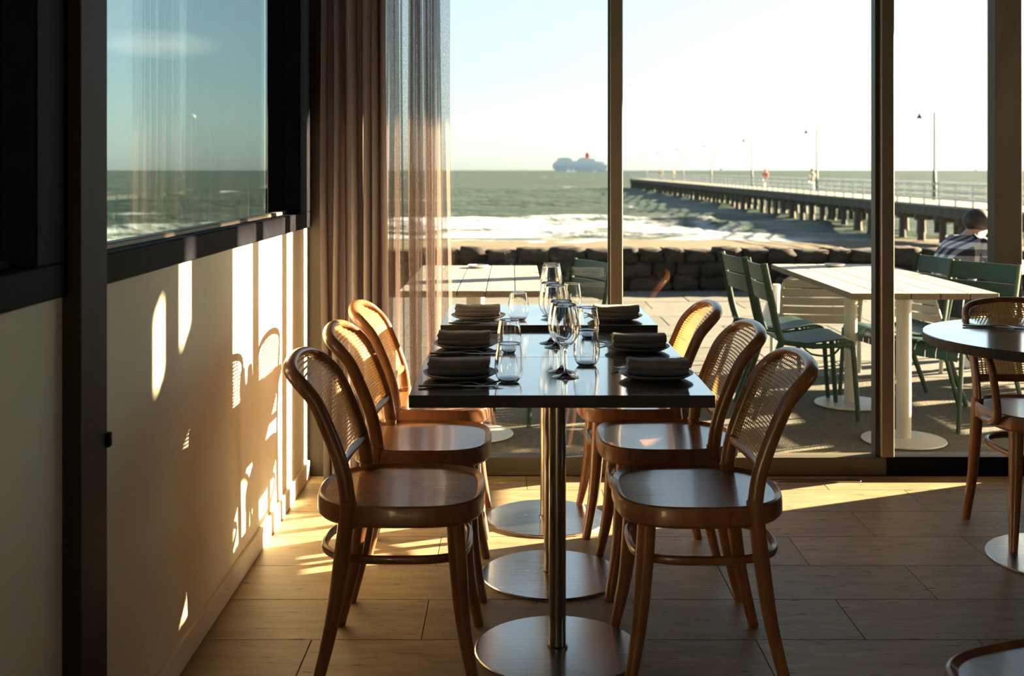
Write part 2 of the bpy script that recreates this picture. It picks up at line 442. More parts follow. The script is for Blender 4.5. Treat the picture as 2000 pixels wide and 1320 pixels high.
def put(name, me, parent=None, loc=None, rot=None):
    o = bpy.data.objects.new(name, me)
    COL.objects.link(o)
    if parent is not None: o.parent = parent
    if loc is not None: o.location = loc
    if rot is not None: o.rotation_euler = rot
    return o

def tag(o, label, cat=None, group=None, kind=None):
    o['label'] = label
    if cat: o['category'] = cat
    if group: o['group'] = group
    if kind: o['kind'] = kind
    return o

def thing(name, label, cat, loc=(0, 0, 0), rz=0.0, group=None):
    o = bpy.data.objects.new(name, None)
    COL.objects.link(o)
    o.empty_display_size = 0.05
    o.location = loc; o.rotation_euler = (0, 0, rz)
    return tag(o, label, cat, group)

def structure(o, label=None):
    o['kind'] = 'structure'
    if label: o['label'] = label
    return o

def copy_thing(root, label, loc, rz, group=None):
    r = root.copy(); COL.objects.link(r)
    r.location = loc; r.rotation_euler = (0, 0, rz); r['label'] = label
    if group: r['group'] = group
    for ch in list(root.children):
        c = ch.copy(); COL.objects.link(c); c.parent = r
        for g in ch.children:
            d = g.copy(); COL.objects.link(d); d.parent = c
    return r

def smooth_path(pts, k=4):
    """Catmull-Rom through points of any dimension"""
    A = [np.array(p, float) for p in pts]; out = []
    for i in range(len(A) - 1):
        p0, p1, p2, p3 = A[max(i-1, 0)], A[i], A[i+1], A[min(i+2, len(A)-1)]
        for s in range(k):
            t = s / k
            out.append(0.5*((2*p1) + (p2-p0)*t + (2*p0-5*p1+4*p2-p3)*t*t + (3*p1-p0-3*p2+p3)*t**3))
    out.append(A[-1])
    return out

def superell(a, b, n, k=48):
    o = []
    for j in range(k):
        t = 2*math.pi*j/k; c, s = math.cos(t), math.sin(t)
        nn = n[0] if c >= 0 else n[1]
        o.append((a*math.copysign(abs(c)**(2/nn), c), b*math.copysign(abs(s)**(2/nn), s)))
    return o

# ------------------------------------------------------------------ room shell
WY = 4.857          # inner face of the window wall
WX = -0.87          # inner face of the left wall
XR, YB, ZC = 5.2, -2.6, 2.95
G = -0.03           # terrace level

# floor: travertine tiles in running bond over a grout bed
floor = structure(MB().box(WX, XR, YB, WY + 0.09, -0.08, -0.004).build('floor', 'grout', smooth=False), 'travertine tiled floor of the dining room')
TL, TW, GAP = 0.6175, 0.2965, 0.0026
tile_me = {}
def tile_mesh(w, d):
    key = (round(w, 3), round(d, 3))
    if key not in tile_me:
        me = MB().box(-w/2, w/2, -d/2, d/2, -0.010, 0.0).mesh('tile', smooth=False, bevel=0.0008, segs=1)
        me.materials.append(MT['tile']); tile_me[key] = me
    return tile_me[key]
row0 = 3.162
for r in range(-19, 6):
    y0 = row0 + TW * r; y1 = min(y0 + TW, WY - 0.005)
    if y1 - y0 < 0.03 or y0 < YB: continue
    off = -0.252 if r % 2 == 0 else 0.0605
    c0 = math.floor((WX - off) / TL)
    for c in range(c0, 12):
        x0 = max(off + TL * c, WX + 0.001); x1 = min(off + TL * (c + 1), XR)
        if x1 - x0 < 0.02: continue
        put('tile', tile_mesh(x1 - x0 - GAP, y1 - y0 - GAP), floor, ((x0 + x1)/2, (y0 + y1)/2, 0.0))

# ceiling, back and right walls
structure(MB().box(WX - 0.2, XR + 0.2, YB - 0.2, WY + 0.12, ZC, ZC + 0.2).build('ceiling', 'ceiling', smooth=False), 'ceiling over the dining room')
structure(MB().box(WX - 0.2, XR + 0.2, YB - 0.2, YB, 0, ZC).build('wall_back', 'dark_wall', smooth=False), 'rear wall of the dining room')
rw = MB().box(XR, XR + 0.1, YB, WY + 0.1, 0, 1.5).box(XR, XR + 0.1, YB, WY + 0.1, 2.45, ZC)
rw.box(XR, XR + 0.1, YB, 0.4, 0.85, 2.45).box(XR, XR + 0.1, 1.9, WY + 0.1, 0.85, 2.45)
structure(rw.build('wall_right', 'dark_wall', smooth=False), 'far side wall of the dining room')
w8 = thing('window_8', 'added fill light window in the far side wall', 'window'); del w8['category']; w8['kind'] = 'structure'  # unseen window, added to send fill light onto the left wall
MB().box(XR + 0.045, XR + 0.051, 0.4, 1.9, 1.5, 2.45).build('window_pane', 'pane', w8, smooth=False)
for yy in (1.15,): MB().box(XR + 0.01, XR + 0.09, yy - 0.03, yy + 0.03, 1.5, 2.45).build('mullion', 'alu', w8, bevel=0.003, segs=1)

# left wall: low cream wall, black framed windows above, lintel
SILL = 1.062
lw = MB().box(WX - 0.16, WX, YB, WY + 0.1, -0.03, SILL)
lw.box(WX - 0.16, WX, YB, WY + 0.1, 2.62, ZC)
structure(lw.build('wall_left', 'wall', smooth=False), 'cream plaster wall below the black framed windows')
bb = MB().box(WX - 0.01, WX + 0.012, YB, 2.2, 0.0, 0.075)
bb.box(WX - 0.01, WX + 0.012, 2.346, WY - 0.03, 0.0, 0.075)
structure(bb.build('baseboard_left', 'wall', bevel=0.002, segs=1), 'cream baseboard along the low wall')
# tall bronze post standing against the wall
pt = MB().box(WX - 0.10, -0.834, 2.2, 2.346, 0.0, 2.62).build('trim_1', 'post', bevel=0.003, segs=1)
structure(pt, 'tall dark bronze post between the two side windows')
MB().box(-0.84, -0.826, 2.335, 2.352, 0.735, 0.765).build('latch', 'black', pt, bevel=0.002, segs=1)

def side_window(name, label, y0, y1, j0, j1):
    """black frame with jambs j0, j1 wide and one pane"""
    w = thing(name, label, 'window'); del w['category']; w['kind'] = 'structure'
    gx = -0.925
    MB().box(WX - 0.13, WX + 0.012, y0, y1, SILL, SILL + 0.066).build('sill', 'black', w, bevel=0.003, segs=1)
    MB().box(gx - 0.018, gx + 0.018, y0, y1, SILL + 0.06, SILL + 0.078).build('glazing_bead', 'alu', w, bevel=0.003, segs=1)
    MB().box(WX - 0.13, WX + 0.012, y0, y0 + j0, SILL + 0.066, 2.55).build('jamb', 'black', w, bevel=0.003, segs=1)
    MB().box(WX - 0.13, WX + 0.012, y1 - j1, y1, SILL + 0.066, 2.55).build('jamb', 'black', w, bevel=0.003, segs=1)
    MB().box(WX - 0.13, WX + 0.012, y0, y1, 2.55, 2.62).build('head', 'black', w, bevel=0.003, segs=1)
    MB().box(gx - 0.003, gx + 0.003, y0 + j0, y1 - j1, SILL + 0.07, 2.552).build('window_pane', 'pane_tint', w, smooth=False)
    return w
side_window('window_1', 'black framed side window with sea view and curtain reflection', 2.346, WY + 0.02, 0.05, 0.26)
side_window('window_2', 'black framed side window at the edge of the picture', -1.0, 2.2, 0.1, 0.145)
structure(MB().box(WX - 0.16, WX, YB, -1.0, SILL, 2.62).build('wall_left', 'wall', smooth=False), 'cream wall before the side windows')

# window wall: full height glazing with bronze mullions
GY = WY + 0.045
w3 = thing('window_3', 'full height glazed front with bronze mullions facing the sea', 'window'); del w3['category']; w3['kind'] = 'structure'
PX = 2.39          # where the solid pier begins
MB().box(WX, 1.60, WY, WY + 0.09, 0, 0.077).build('bottom_rail', 'rail_bronze', w3, bevel=0.003, segs=1)
MB().box(1.60, PX, WY, WY + 0.09, 0, 0.080).build('bottom_rail', 'black', w3, bevel=0.003, segs=1)
MB().box(WX, PX, WY, WY + 0.09, 2.60, 2.68).build('head', 'alu', w3, bevel=0.003, segs=1)
MB().box(WX, -0.80, WY - 0.005, WY + 0.09, 0, 2.60).build('jamb', 'post', w3, bevel=0.003, segs=1)
MB().box(0.42, 0.474, WY + 0.005, WY + 0.085, 0.077, 2.60).build('mullion', 'alu', w3, bevel=0.003, segs=1)
MB().box(1.577, 1.633, WY, WY + 0.09, 0.077, 2.60).build('mullion', 'alu', w3, bevel=0.003, segs=1)
MB().box(1.556, 1.577, WY + 0.02, WY + 0.075, 0.077, 2.60).build('gasket_strip', 'gasket', w3, bevel=0.002, segs=1)
MB().box(0.413, 0.42, WY + 0.03, WY + 0.06, 0.077, 2.60).build('gasket_strip', 'gasket', w3, smooth=False)
for a, b in ((-0.80, 0.42), (0.474, 1.556), (1.633, PX)):
    MB().box(a, b, GY - 0.003, GY + 0.003, 0.077, 2.60).build('window_pane', 'pane', w3, smooth=False)
# piers further along; unseen openings added to shape sun spots on the left wall
pw = MB()
SUN_SPOT_HOLES = ((3.46, 3.74, 1.33, 1.50), (3.46, 3.74, 1.80, 1.92), (3.46, 3.74, 2.20, 2.52), (4.02, 4.25, 2.28, 2.48))
FY0, FY1 = WY + 0.03, WY + 0.07
pw.box(PX, 3.46, FY0, FY1, 0, ZC); pw.box(3.74, 4.02, FY0, FY1, 0, ZC); pw.box(4.25, XR, FY0, FY1, 0, ZC)
for a, b in ((0, 1.33), (1.50, 1.80), (1.92, 2.20), (2.52, ZC)): pw.box(3.46, 3.74, FY0, FY1, a, b)
for a, b in ((0, 2.28), (2.48, ZC)): pw.box(4.02, 4.25, FY0, FY1, a, b)
pw.box(WX - 0.16, PX, WY + 0.03, WY + 0.12, 2.68, ZC)
structure(pw.build('wall_front', 'dark_wall', smooth=False), 'dark front wall beside the glazing')
for k, (a, b, za, zb) in enumerate(SUN_SPOT_HOLES):
    w = thing('window_%d' % (4 + k), 'added opening in the front wall that shapes sun spots', 'window'); del w['category']; w['kind'] = 'structure'
    MB().box(a, b, GY - 0.003, GY + 0.003, za, zb).build('window_pane', 'pane', w, smooth=False)
# metal strip set in the floor by the sill
tag(MB().box(1.02, 1.46, 4.755, 4.79, 0.0, 0.006).build('floor_strip', 'steel', bevel=0.002, segs=1), 'thin metal strip on the floor by the window sill', 'floor strip')

# ------------------------------------------------------------------ curtain
def drape_mesh(x0, x1, folds, amp, back, yc, flat, seed, N=420, K=34):
    vs = []
    for i in range(N + 1):
        t = i / N
        dens = 1.0 - (max(0, (t - 0.66) / 0.34) if flat else 0)
        ph = 2*math.pi*(folds*t + 0.42*math.sin(7*t + seed) + 0.2*math.sin(23*t + seed))
        x = x0 + (x1 - x0)*t + back*dens*math.sin(2*ph + 0.6)
        A = amp*dens + 0.007 + 0.25*amp*math.sin(11*t + seed)*dens
        y = yc + A*math.sin(ph) + 0.008*math.sin(31*t)
        for j in range(K + 1):
            z = 0.012 + (2.66 - 0.012)*j/K
            q = 1 - z/2.66
            xx = x + 0.018*q*q*t*(1.0 if flat else 0.4) + 0.009*q*math.sin(ph*0.37 + 2.2*z)
            yy = y + 0.012*q*math.sin(5*t + 3*z)
            vs.append((xx, min(yy, 4.842), z))
    fs = []
    for i in range(N):
        for j in range(K):
            a = i*(K+1) + j
            fs.append((a, a + K + 1, a + K + 2, a + 1))
    return MB().add(vs, fs)
ct = thing('curtain', 'mauve linen curtain gathered in folds at the window corner, sheer along its edge', 'curtain')
drape_mesh(-0.79, -0.535, 5.5, 0.040, 0.016, 4.735, False, 0.0).build('gathered_drape', 'dense_linen', ct, angle=80, weld=False)
drape_mesh(-0.560, -0.258, 8.5, 0.030, 0.015, 4.765, True, 1.3).build('sheer_edge', 'sheer', ct, angle=80, weld=False)

# ------------------------------------------------------------------ cane chairs
POST = [(-0.118, 0.40), (-0.120, 0.46), (-0.131, 0.535), (-0.152, 0.60), (-0.176, 0.66), (-0.203, 0.718), (-0.235, 0.760), (-0.268, 0.789), (-0.283, 0.805)]
def post_x(z):
    return float(np.interp(z, [p[1] for p in POST], [p[0] for p in POST]))

def cane_panel_mesh():
    m = MB()
    def pos(u, z):
        bow = 0.018 * (1 - (u/0.18)**2)
        return (post_x(z) - bow + 0.004, u, z)
    z0, z1 = 0.548, 0.802
    pz, pu = 0.0086, 0.0138
    nz, nu = int((z1 - z0)/pz), int(0.348/pu)
    for i in range(nz):
        za = z0 + i*pz; zc = za + pz/2
        half = 0.174 if zc < 0.73 else 0.174 - 0.10*((zc - 0.73)/0.072)**2.2
        for j in range(nu):
            ua = -nu*pu/2 + j*pu; uc = ua + pu/2
            if abs(uc) > half: continue
            hu, hz = pu*0.27, pz*0.28
            out = [pos(ua, za), pos(ua+pu, za), pos(ua+pu, za+pz), pos(ua, za+pz)]
            inn = [pos(uc-hu, zc-hz), pos(uc+hu, zc-hz), pos(uc+hu, zc+hz), pos(uc-hu, zc+hz)]
            m.add(out + inn, [(0,1,5,4),(1,2,6,5),(2,3,7,6),(3,0,4,7)])
    me = m.mesh('cane_panel', angle=60)
    me.materials.append(MT['cane'])
    return me
CANE = cane_panel_mesh()

def make_chair(label, arms=False):
    t = thing('armchair' if arms else 'dining_chair', label, 'chair')
    # bent seat rim with a lip and the veneered seat panel inside it
    prof = [(0.90, 0.412), (0.97, 0.406), (1.0, 0.414), (1.0, 0.446), (0.988, 0.457), (0.965, 0.4605), (0.945, 0.457), (0.90, 0.450)]
    ol = superell(0.222, 0.217, (3.4, 2.5), 56)
    MB().loft([[(x*s, y*s, z) for x, y in ol] for s, z in prof], closed=True).build('seat_rim', 'chair_wood', t)
    dish = [(0.95, 0.452), (0.7, 0.4505), (0.4, 0.449), (0.05, 0.4485)]
    MB().loft([[(x*s, y*s, z) for x, y in ol] for s, z in [(0.95, 0.440)] + dish], True, True).build('seat_panel', 'seat_wood', t)
    # legs: sabre curved, tapering
    for sx in (1, -1):
        for sy in (1, -1):
            if sx > 0: pts = [(0.150, 0.163*sy, 0.425, 0.024), (0.158, 0.168*sy, 0.30, 0.0235), (0.172, 0.178*sy, 0.15, 0.0195), (0.200, 0.196*sy, 0.0, 0.0145)]
            else: pts = [(-0.118, 0.186*sy, 0.47, 0.021), (-0.136, 0.187*sy, 0.32, 0.021), (-0.160, 0.190*sy, 0.16, 0.018), (-0.198, 0.197*sy, 0.0, 0.0145)]
            q = smooth_path(pts, 4)
            MB().tube([p[:3] for p in q], [p[3] for p in q], 12, ref=(1, 0, 0)).build('leg', 'chair_wood', t)
    # back: one bent piece, up one side, over the rolled top and down the other
    side = [(x, 0.187, z) for x, z in POST[:6]]
    side += [(-0.236, 0.184, 0.758), (-0.265, 0.163, 0.785), (-0.280, 0.118, 0.799), (-0.287, 0.055, 0.806), (-0.289, 0.0, 0.808)]
    full = side + [(x, -y, z) for x, y, z in reversed(side[:-1])]
    q = smooth_path(full, 4); n = len(q)
    rad = []
    for i in range(n):
        s = abs(2*i/(n - 1) - 1)
        rad.append((0.012 + 0.002*s, 0.0175 + 0.003*s))
    rings = []
    P = [Vector(p) for p in q]
    for i, p in enumerate(P):
        tg = (P[min(i+1, n-1)] - P[max(i-1, 0)]).normalized()
        dpt = Vector((1, 0, 0.25)).normalized()
        a = (dpt - tg*dpt.dot(tg)).normalized(); b = tg.cross(a)
        ra, rb = rad[i][1], rad[i][0]
        rings.append([p + a*(ra*math.cos(2*math.pi*j/12)) + b*(rb*math.sin(2*math.pi*j/12)) for j in range(12)])
    MB().loft(rings).build('back_frame', 'chair_wood', t)
    br = [(post_x(0.54) - 0.018*(1 - (u/0.18)**2) + 0.002, u, 0.540 - 0.006*(1 - (u/0.18)**2)) for u in np.linspace(-0.18, 0.18, 13)]
    MB().tube(br, [(0.014, 0.009)]*13, 8).build('cane_rail', 'chair_wood', t)
    put('cane_panel', CANE, t)
    # hoop stretcher
    hp = superell(0.192, 0.168, (3.6, 2.6), 48)
    MB().tube([(x - 0.012, y, 0.312) for x, y in hp], [(0.012, 0.009)]*48, 8, closed=True).build('stretcher_hoop', 'chair_wood', t)
    if arms:
        for sy in (1, -1):
            pts = [(-0.175, 0.197*sy, 0.675), (-0.10, 0.235*sy, 0.682), (0.02, 0.262*sy, 0.685), (0.11, 0.262*sy, 0.675), (0.155, 0.252*sy, 0.63),
                   (0.158, 0.238*sy, 0.54), (0.145, 0.225*sy, 0.46), (0.10, 0.222*sy, 0.428), (0.03, 0.222*sy, 0.424)]
            q2 = smooth_path(pts, 4)
            MB().tube([tuple(p) for p in q2], 0.0135, 10, ref=(0, 1, 0)).build('arm', 'chair_wood', t)
    return t

CG = 'cane back chairs at the long table'
chair0 = make_chair('cane back bentwood chair with brown seat, nearest on the wall side of the table')
chair0.location = (-0.295, 3.065, 0.0); chair0['group'] = CG
copy_thing(chair0, 'cane back bentwood chair, middle one on the wall side of the table', (-0.288, 3.635, 0.0), 0.0, CG)
copy_thing(chair0, 'cane back bentwood chair with sunlit cane, next to the curtain', (-0.292, 4.215, 0.0), 0.0, CG)
copy_thing(chair0, 'dark cane back bentwood chair, nearest on the room side of the table', (0.494, 3.06, 0.0), math.pi, CG)
copy_thing(chair0, 'dark cane back bentwood chair, middle one on the room side of the table', (0.494, 3.65, 0.0), math.pi, CG)
copy_thing(chair0, 'cane back bentwood chair with amber glow, room side of the table next to window', (0.462, 4.225, 0.0), math.pi, CG)
make_chair('cane back bentwood armchair tucked behind the round table', True)
ac = [o for o in COL.objects if o.name.startswith('armchair')][0]
ac.location = (1.90, 4.07, 0); ac.rotation_euler = (0, 0, -math.pi/2)
copy_thing(chair0, 'bentwood chair cut off in the bottom corner, only its seat rim showing', (0.969, 1.84, 0), 1.92)
[o for o in COL.objects if o.get('label', '').startswith('bentwood chair cut off')][0].pop('group', None)

# ------------------------------------------------------------------ dining tables
def pedestal(t, h, r=0.225, n=48):
    MB().lathe([(0.0001, 0.0), (r - 0.002, 0.0), (r, 0.002), (r, 0.006), (r - 0.003, 0.0085), (0.06, 0.0105), (0.0001, 0.0105)], n).build('base_disc', 'steel', t, angle=8)
    MB().lathe([(0.0001, 0.010), (0.0285, 0.010), (0.0285, 0.016), (0.0235, 0.019), (0.0235, h - 0.006), (0.0001, h - 0.006)], 24).build('pole', 'pole_steel', t)
    MB().box(-0.13, 0.13, -0.13, 0.13, h - 0.008, h).build('mounting_plate', 'black', t, bevel=0.001, segs=1)

def edge_band(o):
    me = o.data; me.materials.append(MT['table_edge'])
    for p in me.polygons:
        if p.normal.z < 0.5: p.material_index = 1
def dining_table(label, cx, y0, y1, z):
    t = thing('dining_table', label, 'table', (cx, (y0 + y1)/2, 0), 0, 'square dining tables pushed together')
    d = (y1 - y0)/2
    edge_band(MB().box(-0.378, 0.378, -d, d, z - 0.031, z).build('table_top', 'table_top', t, bevel=0.0018, segs=2))
    pedestal(t, z - 0.031)
    return t
TX = 0.126
TZ = (0.75, 0.75, 0.766)
dining_table('dark wood table nearest in the row, steel pole and disc base', TX - 0.003, 2.802, 3.377, TZ[0])
dining_table('dark wood table in the middle of the row, flush with the nearest one', TX, 3.379, 3.948, TZ[1])
dining_table('dark wood table at the window end, slightly higher than its neighbour', TX + 0.003, 3.955, 4.56, TZ[2])
rt = thing('round_table', 'round dark wood table with light sky reflection at the picture edge', 'table', (1.865, 3.81, 0))
edge_band(MB().lathe([(0.0001, 0.717), (0.458, 0.717), (0.462, 0.720), (0.462, 0.7475), (0.460, 0.75), (0.0001, 0.75)], 96).build('table_top', 'table_top', rt, angle=25))
pedestal(rt, 0.717, 0.262)

# ------------------------------------------------------------------ place settings
def napkin_mesh():
    m = MB(); L = 0.160; rings = []
    # section across the roll: a two-layer lower fold under a fat upper fold
    sec = [(-0.040, 0.001), (-0.044, 0.006), (-0.0445, 0.012), (-0.041, 0.0172), (-0.0385, 0.0182), (-0.0405, 0.0195), (-0.043, 0.025), (-0.043, 0.034), (-0.039, 0.041),
           (-0.028, 0.0445), (-0.005, 0.0455), (0.02, 0.0445), (0.036, 0.041), (0.042, 0.034), (0.042, 0.025), (0.039, 0.0195), (0.037, 0.0182), (0.040, 0.0165), (0.043, 0.011), (0.041, 0.004), (0.036, 0.001)]
    K = 22
    for i in range(K + 1):
        t = i / K; x = (t - 0.5) * L
        sag = 0.0065 * math.sin(math.pi * t) + 0.002*math.sin(9*t)
        endp = 1 - 0.10 * (abs(2*t - 1) ** 10)
        wob = 0.0018 * math.sin(7*t + 1)
        ring = []
        for (y, z) in sec:
            zz = z - sag * (z / 0.045)**2
            ring.append((x + 0.0025*math.sin(z*330)*(1 if t in (0, 1) else 0), (y + wob) * endp, zz * (1 - 0.06*(abs(2*t-1)**10)) + 0.0005))
        rings.append(ring)
    m.loft(rings)
    me = m.mesh('napkin', angle=60); me.materials.append(MT['napkin']); return me
NAP = napkin_mesh()
def plate_mesh():
    m = MB().lathe([(0.0001, 0.0), (0.058, 0.0), (0.062, 0.002), (0.085, 0.007), (0.0985, 0.014), (0.100, 0.016), (0.0985, 0.0175), (0.092, 0.0155), (0.072, 0.0095), (0.05, 0.0085), (0.0001, 0.0085)], 56)
    me = m.mesh('plate', angle=50); me.materials.append(MT['plate']); return me
PLT = plate_mesh()
def fork_mesh():
    m = MB()
    pts = [(-0.098, 0, 0.0035, 0.0016, 0.0046), (-0.06, 0, 0.004, 0.0018, 0.0048), (-0.02, 0, 0.0065, 0.0019, 0.0034), (0.015, 0, 0.0085, 0.0017, 0.0027), (0.032, 0, 0.006, 0.0015, 0.0042), (0.047, 0, 0.003, 0.0013, 0.0088), (0.06, 0, 0.0026, 0.0012, 0.0098)]
    q = smooth_path(pts, 4)
    m.tube([p[:3] for p in q], [(p[3], p[4]) for p in q], 10)
    for k in range(4):
        yy = -0.0082 + 0.00547*k
        tp = [(0.057, yy, 0.0027), (0.075, yy, 0.0048), (0.098, yy*0.92, 0.0105)]
        m.tube(tp, [0.0013, 0.0012, 0.0006], 6)
    me = m.mesh('fork', angle=60); me.materials.append(MT['cutlery']); return me
def knife_mesh():
    m = MB()
    pts = [(-0.108, 0, 0.0042, 0.003, 0.0058), (-0.07, 0, 0.0042, 0.0032, 0.0058), (-0.015, 0, 0.0042, 0.0030, 0.0048), (0.0, 0, 0.0042, 0.0024, 0.0042)]
    q = smooth_path(pts, 4)
    m.tube([p[:3] for p in q], [(p[3], p[4]) for p in q], 10)
    bl = [(-0.002, 0, 0.0042, 0.0012, 0.0048), (0.03, -0.001, 0.004, 0.0010, 0.0072), (0.08, -0.001, 0.004, 0.0009, 0.0078), (0.100, 0.001, 0.004, 0.0008, 0.0052), (0.108, 0.004, 0.004, 0.0006, 0.001)]
    q = smooth_path(bl, 4)
    m.tube([p[:3] for p in q], [(p[3], p[4]) for p in q], 8)
    me = m.mesh('knife', angle=60); me.materials.append(MT['cutlery']); return me
FRK, KNF = fork_mesh(), knife_mesh()

def tumbler_mesh():
    out = [(0.0001, 0.0), (0.021, 0.0), (0.0245, 0.002), (0.032, 0.012), (0.0365, 0.026), (0.0378, 0.042), (0.0362, 0.062), (0.0328, 0.084), (0.0300, 0.101)]
    q = smooth_path(out[2:], 3)
    outer = out[:2] + [tuple(p) for p in q]
    inner = [(max(r - 0.0014, 0.0001), z) for r, z in reversed(outer[2:]) if z > 0.0055]
    prof = outer + [(0.0296, 0.1018), (0.0288, 0.101)] + inner[1:] + [(0.019, 0.0042), (0.0001, 0.0032)]
    me = MB().lathe(prof, 48).mesh('tumbler', angle=70); me.materials.append(MT['glass']); return me
def wine_mesh():
    out = [(0.0001, 0.0), (0.0355, 0.0), (0.0365, 0.0012), (0.030, 0.0032), (0.014, 0.0075), (0.0055, 0.014), (0.0040, 0.028), (0.0038, 0.060), (0.0048, 0.076), (0.010, 0.084),
           (0.023, 0.094), (0.0335, 0.110), (0.0380, 0.128), (0.0375, 0.148), (0.0335, 0.172), (0.0290, 0.196)]
    q = smooth_path(out[2:], 3)
    outer = out[:2] + [tuple(p) for p in q]
    inner = [(max(r - 0.0012, 0.0001), z) for r, z in reversed(outer[2:]) if z > 0.089]
    prof = outer + [(0.0285, 0.1966), (0.0279, 0.196)] + inner[1:] + [(0.009, 0.0885), (0.0001, 0.0862)]
    me = MB().lathe(prof, 48).mesh('wine_glass', angle=70); me.materials.append(MT['glass']); return me
TUM, WIN = tumbler_mesh(), wine_mesh()

# (x, y, table, seat words, side, napkin turn)
SET = [(-0.139, 3.045, 0, 'at the nearest wall side seat', 1, 0.02), (-0.146, 3.56, 1, 'at the middle wall side seat', 1, -0.01), (-0.121, 4.12, 2, 'at the curtain end wall side seat', 1, 0.02),
       (0.384, 3.04, 0, 'at the nearest room side seat', -1, -0.03), (0.385, 3.50, 1, 'at the middle room side seat', -1, 0.0), (0.371, 4.11, 2, 'at the window end room side seat', -1, -0.02)]
for x, y, k, words, s, rz in SET:
    z = TZ[k]
    tag(put('plate', PLT, None, (x, y, z)), 'small taupe plate under the napkin ' + words, 'plate', 'side plates on the long table')
    tag(put('napkin', NAP, None, (x - 0.004*s, y, z + 0.0105), (0, 0, rz)), 'folded taupe linen napkin ' + words, 'napkin', 'folded napkins on the long table')
    fy = y - 0.122*s
    ky = y - 0.140*s
    tag(put('fork', FRK, None, (x + 0.012*s, fy + 0.004*s, z), (0, 0, (0.16 if s > 0 else math.pi + 0.02))), 'steel fork lying beside the plate ' + words, 'fork', 'forks on the long table')
    tag(put('knife', KNF, None, (x + 0.008*s, ky, z), (0, 0, (0.03 if s > 0 else math.pi + 0.03))), 'steel knife lying beside the plate ' + words, 'knife', 'knives on the long table')
for x, y, k, lab in ((-0.008, 2.985, 0, 'stemless tumbler beside the nearest wall side napkin'), (-0.009, 3.455, 1, 'stemless tumbler beside the middle wall side napkin'),
                     (0.023, 4.09, 2, 'stemless tumbler beside the curtain end napkin'), (0.212, 3.235, 0, 'stemless tumbler behind the front wine glass, nearest room side'),
                     (0.252, 3.77, 1, 'stemless tumbler on the middle table, left of the room side napkin'), (0.233, 4.42, 2, 'stemless tumbler at the window end of the table')):
    tag(put('tumbler', TUM, None, (x, y, TZ[k])), lab, 'glass', 'stemless tumblers on the long table')
for x, y, k, lab in ((0.143, 3.045, 0, 'stemmed wine glass nearest in the line down the table'), (0.136, 3.128, 0, 'stemmed wine glass just behind the nearest one'),
                     (0.137, 3.56, 1, 'stemmed wine glass on the middle table, front of its pair'), (0.124, 3.645, 1, 'stemmed wine glass on the middle table, rear of its pair'),
                     (0.140, 4.10, 2, 'stemmed wine glass on the window end table, front of its pair'), (0.147, 4.20, 2, 'stemmed wine glass on the window end table, rear of its pair')):
    tag(put('wine_glass', WIN, None, (x, y, TZ[k])), lab, 'wine glass', 'wine glasses on the long table')
# on the round table
tag(put('napkin', NAP, None, (1.97, 4.10, 0.75), (0, 0, 0.3)), 'folded napkin on the round table', 'napkin')
tag(put('tumbler', TUM, None, (1.81, 3.92, 0.75)), 'stemless tumbler on the round table', 'glass')
tag(put('fork', FRK, None, (1.72, 4.02, 0.75), (0, 0, -0.35)), 'steel fork on the round table', 'fork')
tag(put('knife', KNF, None, (1.70, 4.00, 0.75), (0, 0, -0.3)), 'steel knife on the round table', 'knife')

# ------------------------------------------------------------------ terrace
terr = structure(MB().box(-14, 16, WY + 0.09, 12.6, G - 0.3, G - 0.004).build('pavement', 'aggregate', smooth=False), 'aggregate terrace outside the window')
pv = MB().box(-0.447, 0.447, -0.297, 0.297, -0.03, 0.0).mesh('paver', smooth=False, bevel=0.003, segs=1)
pv.materials.append(MT['paver'])
for r in range(9):
    for c in range(-8, 12):
        put('paver', pv, terr, (c*0.9 + (0.45 if r % 2 else 0.0), 7.65 + r*0.6, G + random.uniform(-0.0015, 0.002)))

# low bluestone wall: individual stones
sw = thing('stone_wall', 'low dark bluestone wall along the beach edge of the terrace', 'wall', (0, 12.75, G)); del sw['category']; sw['kind'] = 'structure'
MB().box(-9, 12, -0.12, 0.15, 0, 0.40).build('wall_core', 'mortar', sw, smooth=False)
stone_mes = []
for k in range(6):
    bm = bmesh.new(); bmesh.ops.create_cube(bm, size=1.0)
    bmesh.ops.subdivide_edges(bm, edges=bm.edges, cuts=2, use_grid_fill=True)
    for v in bm.verts:
        d = v.co.copy(); s = 1.0 / max(1e-6, (abs(d.x)**9 + abs(d.y)**9 + abs(d.z)**9) ** (1/9)) * 0.5
        v.co = d * s * 1.0 + Vector((random.uniform(-.06, .06), random.uniform(-.09, .09), random.uniform(-.07, .07)))
    me = bpy.data.meshes.new('stone'); bm.to_mesh(me); bm.free()
    me.polygons.foreach_set('use_smooth', [True]*len(me.polygons)); me.materials.append(MT['stone']); stone_mes.append(me)
for row in range(3):
    x = -9 + row*0.13
    while x < 12:
        w = random.uniform(0.24, 0.5); h = (0.19, 0.18, 0.165)[row] + random.uniform(-0.01, 0.02)
        if row == 2: h += random.uniform(-0.03, 0.03)
        o = put('stone', random.choice(stone_mes), sw, (x + w/2, 0.0, (0.08, 0.235, 0.375)[row] + random.uniform(-0.006, 0.006)))
        o.scale = (w*1.02, 0.40 + random.uniform(-0.03, 0.04), h)
        x += w

# veranda roof carried by the column
structure(MB().box(-7.0, 6.9, WY + 0.13, 7.5, 3.45, 3.60).build('roof', 'dark_wall', smooth=False), 'veranda roof over the terrace')
# bronze veranda column
tag(MB().box(3.10, 3.275, 7.30, 7.425, G, 3.45).build('veranda_column', 'post', bevel=0.004, segs=1), 'dark bronze veranda column standing on the terrace', 'column')

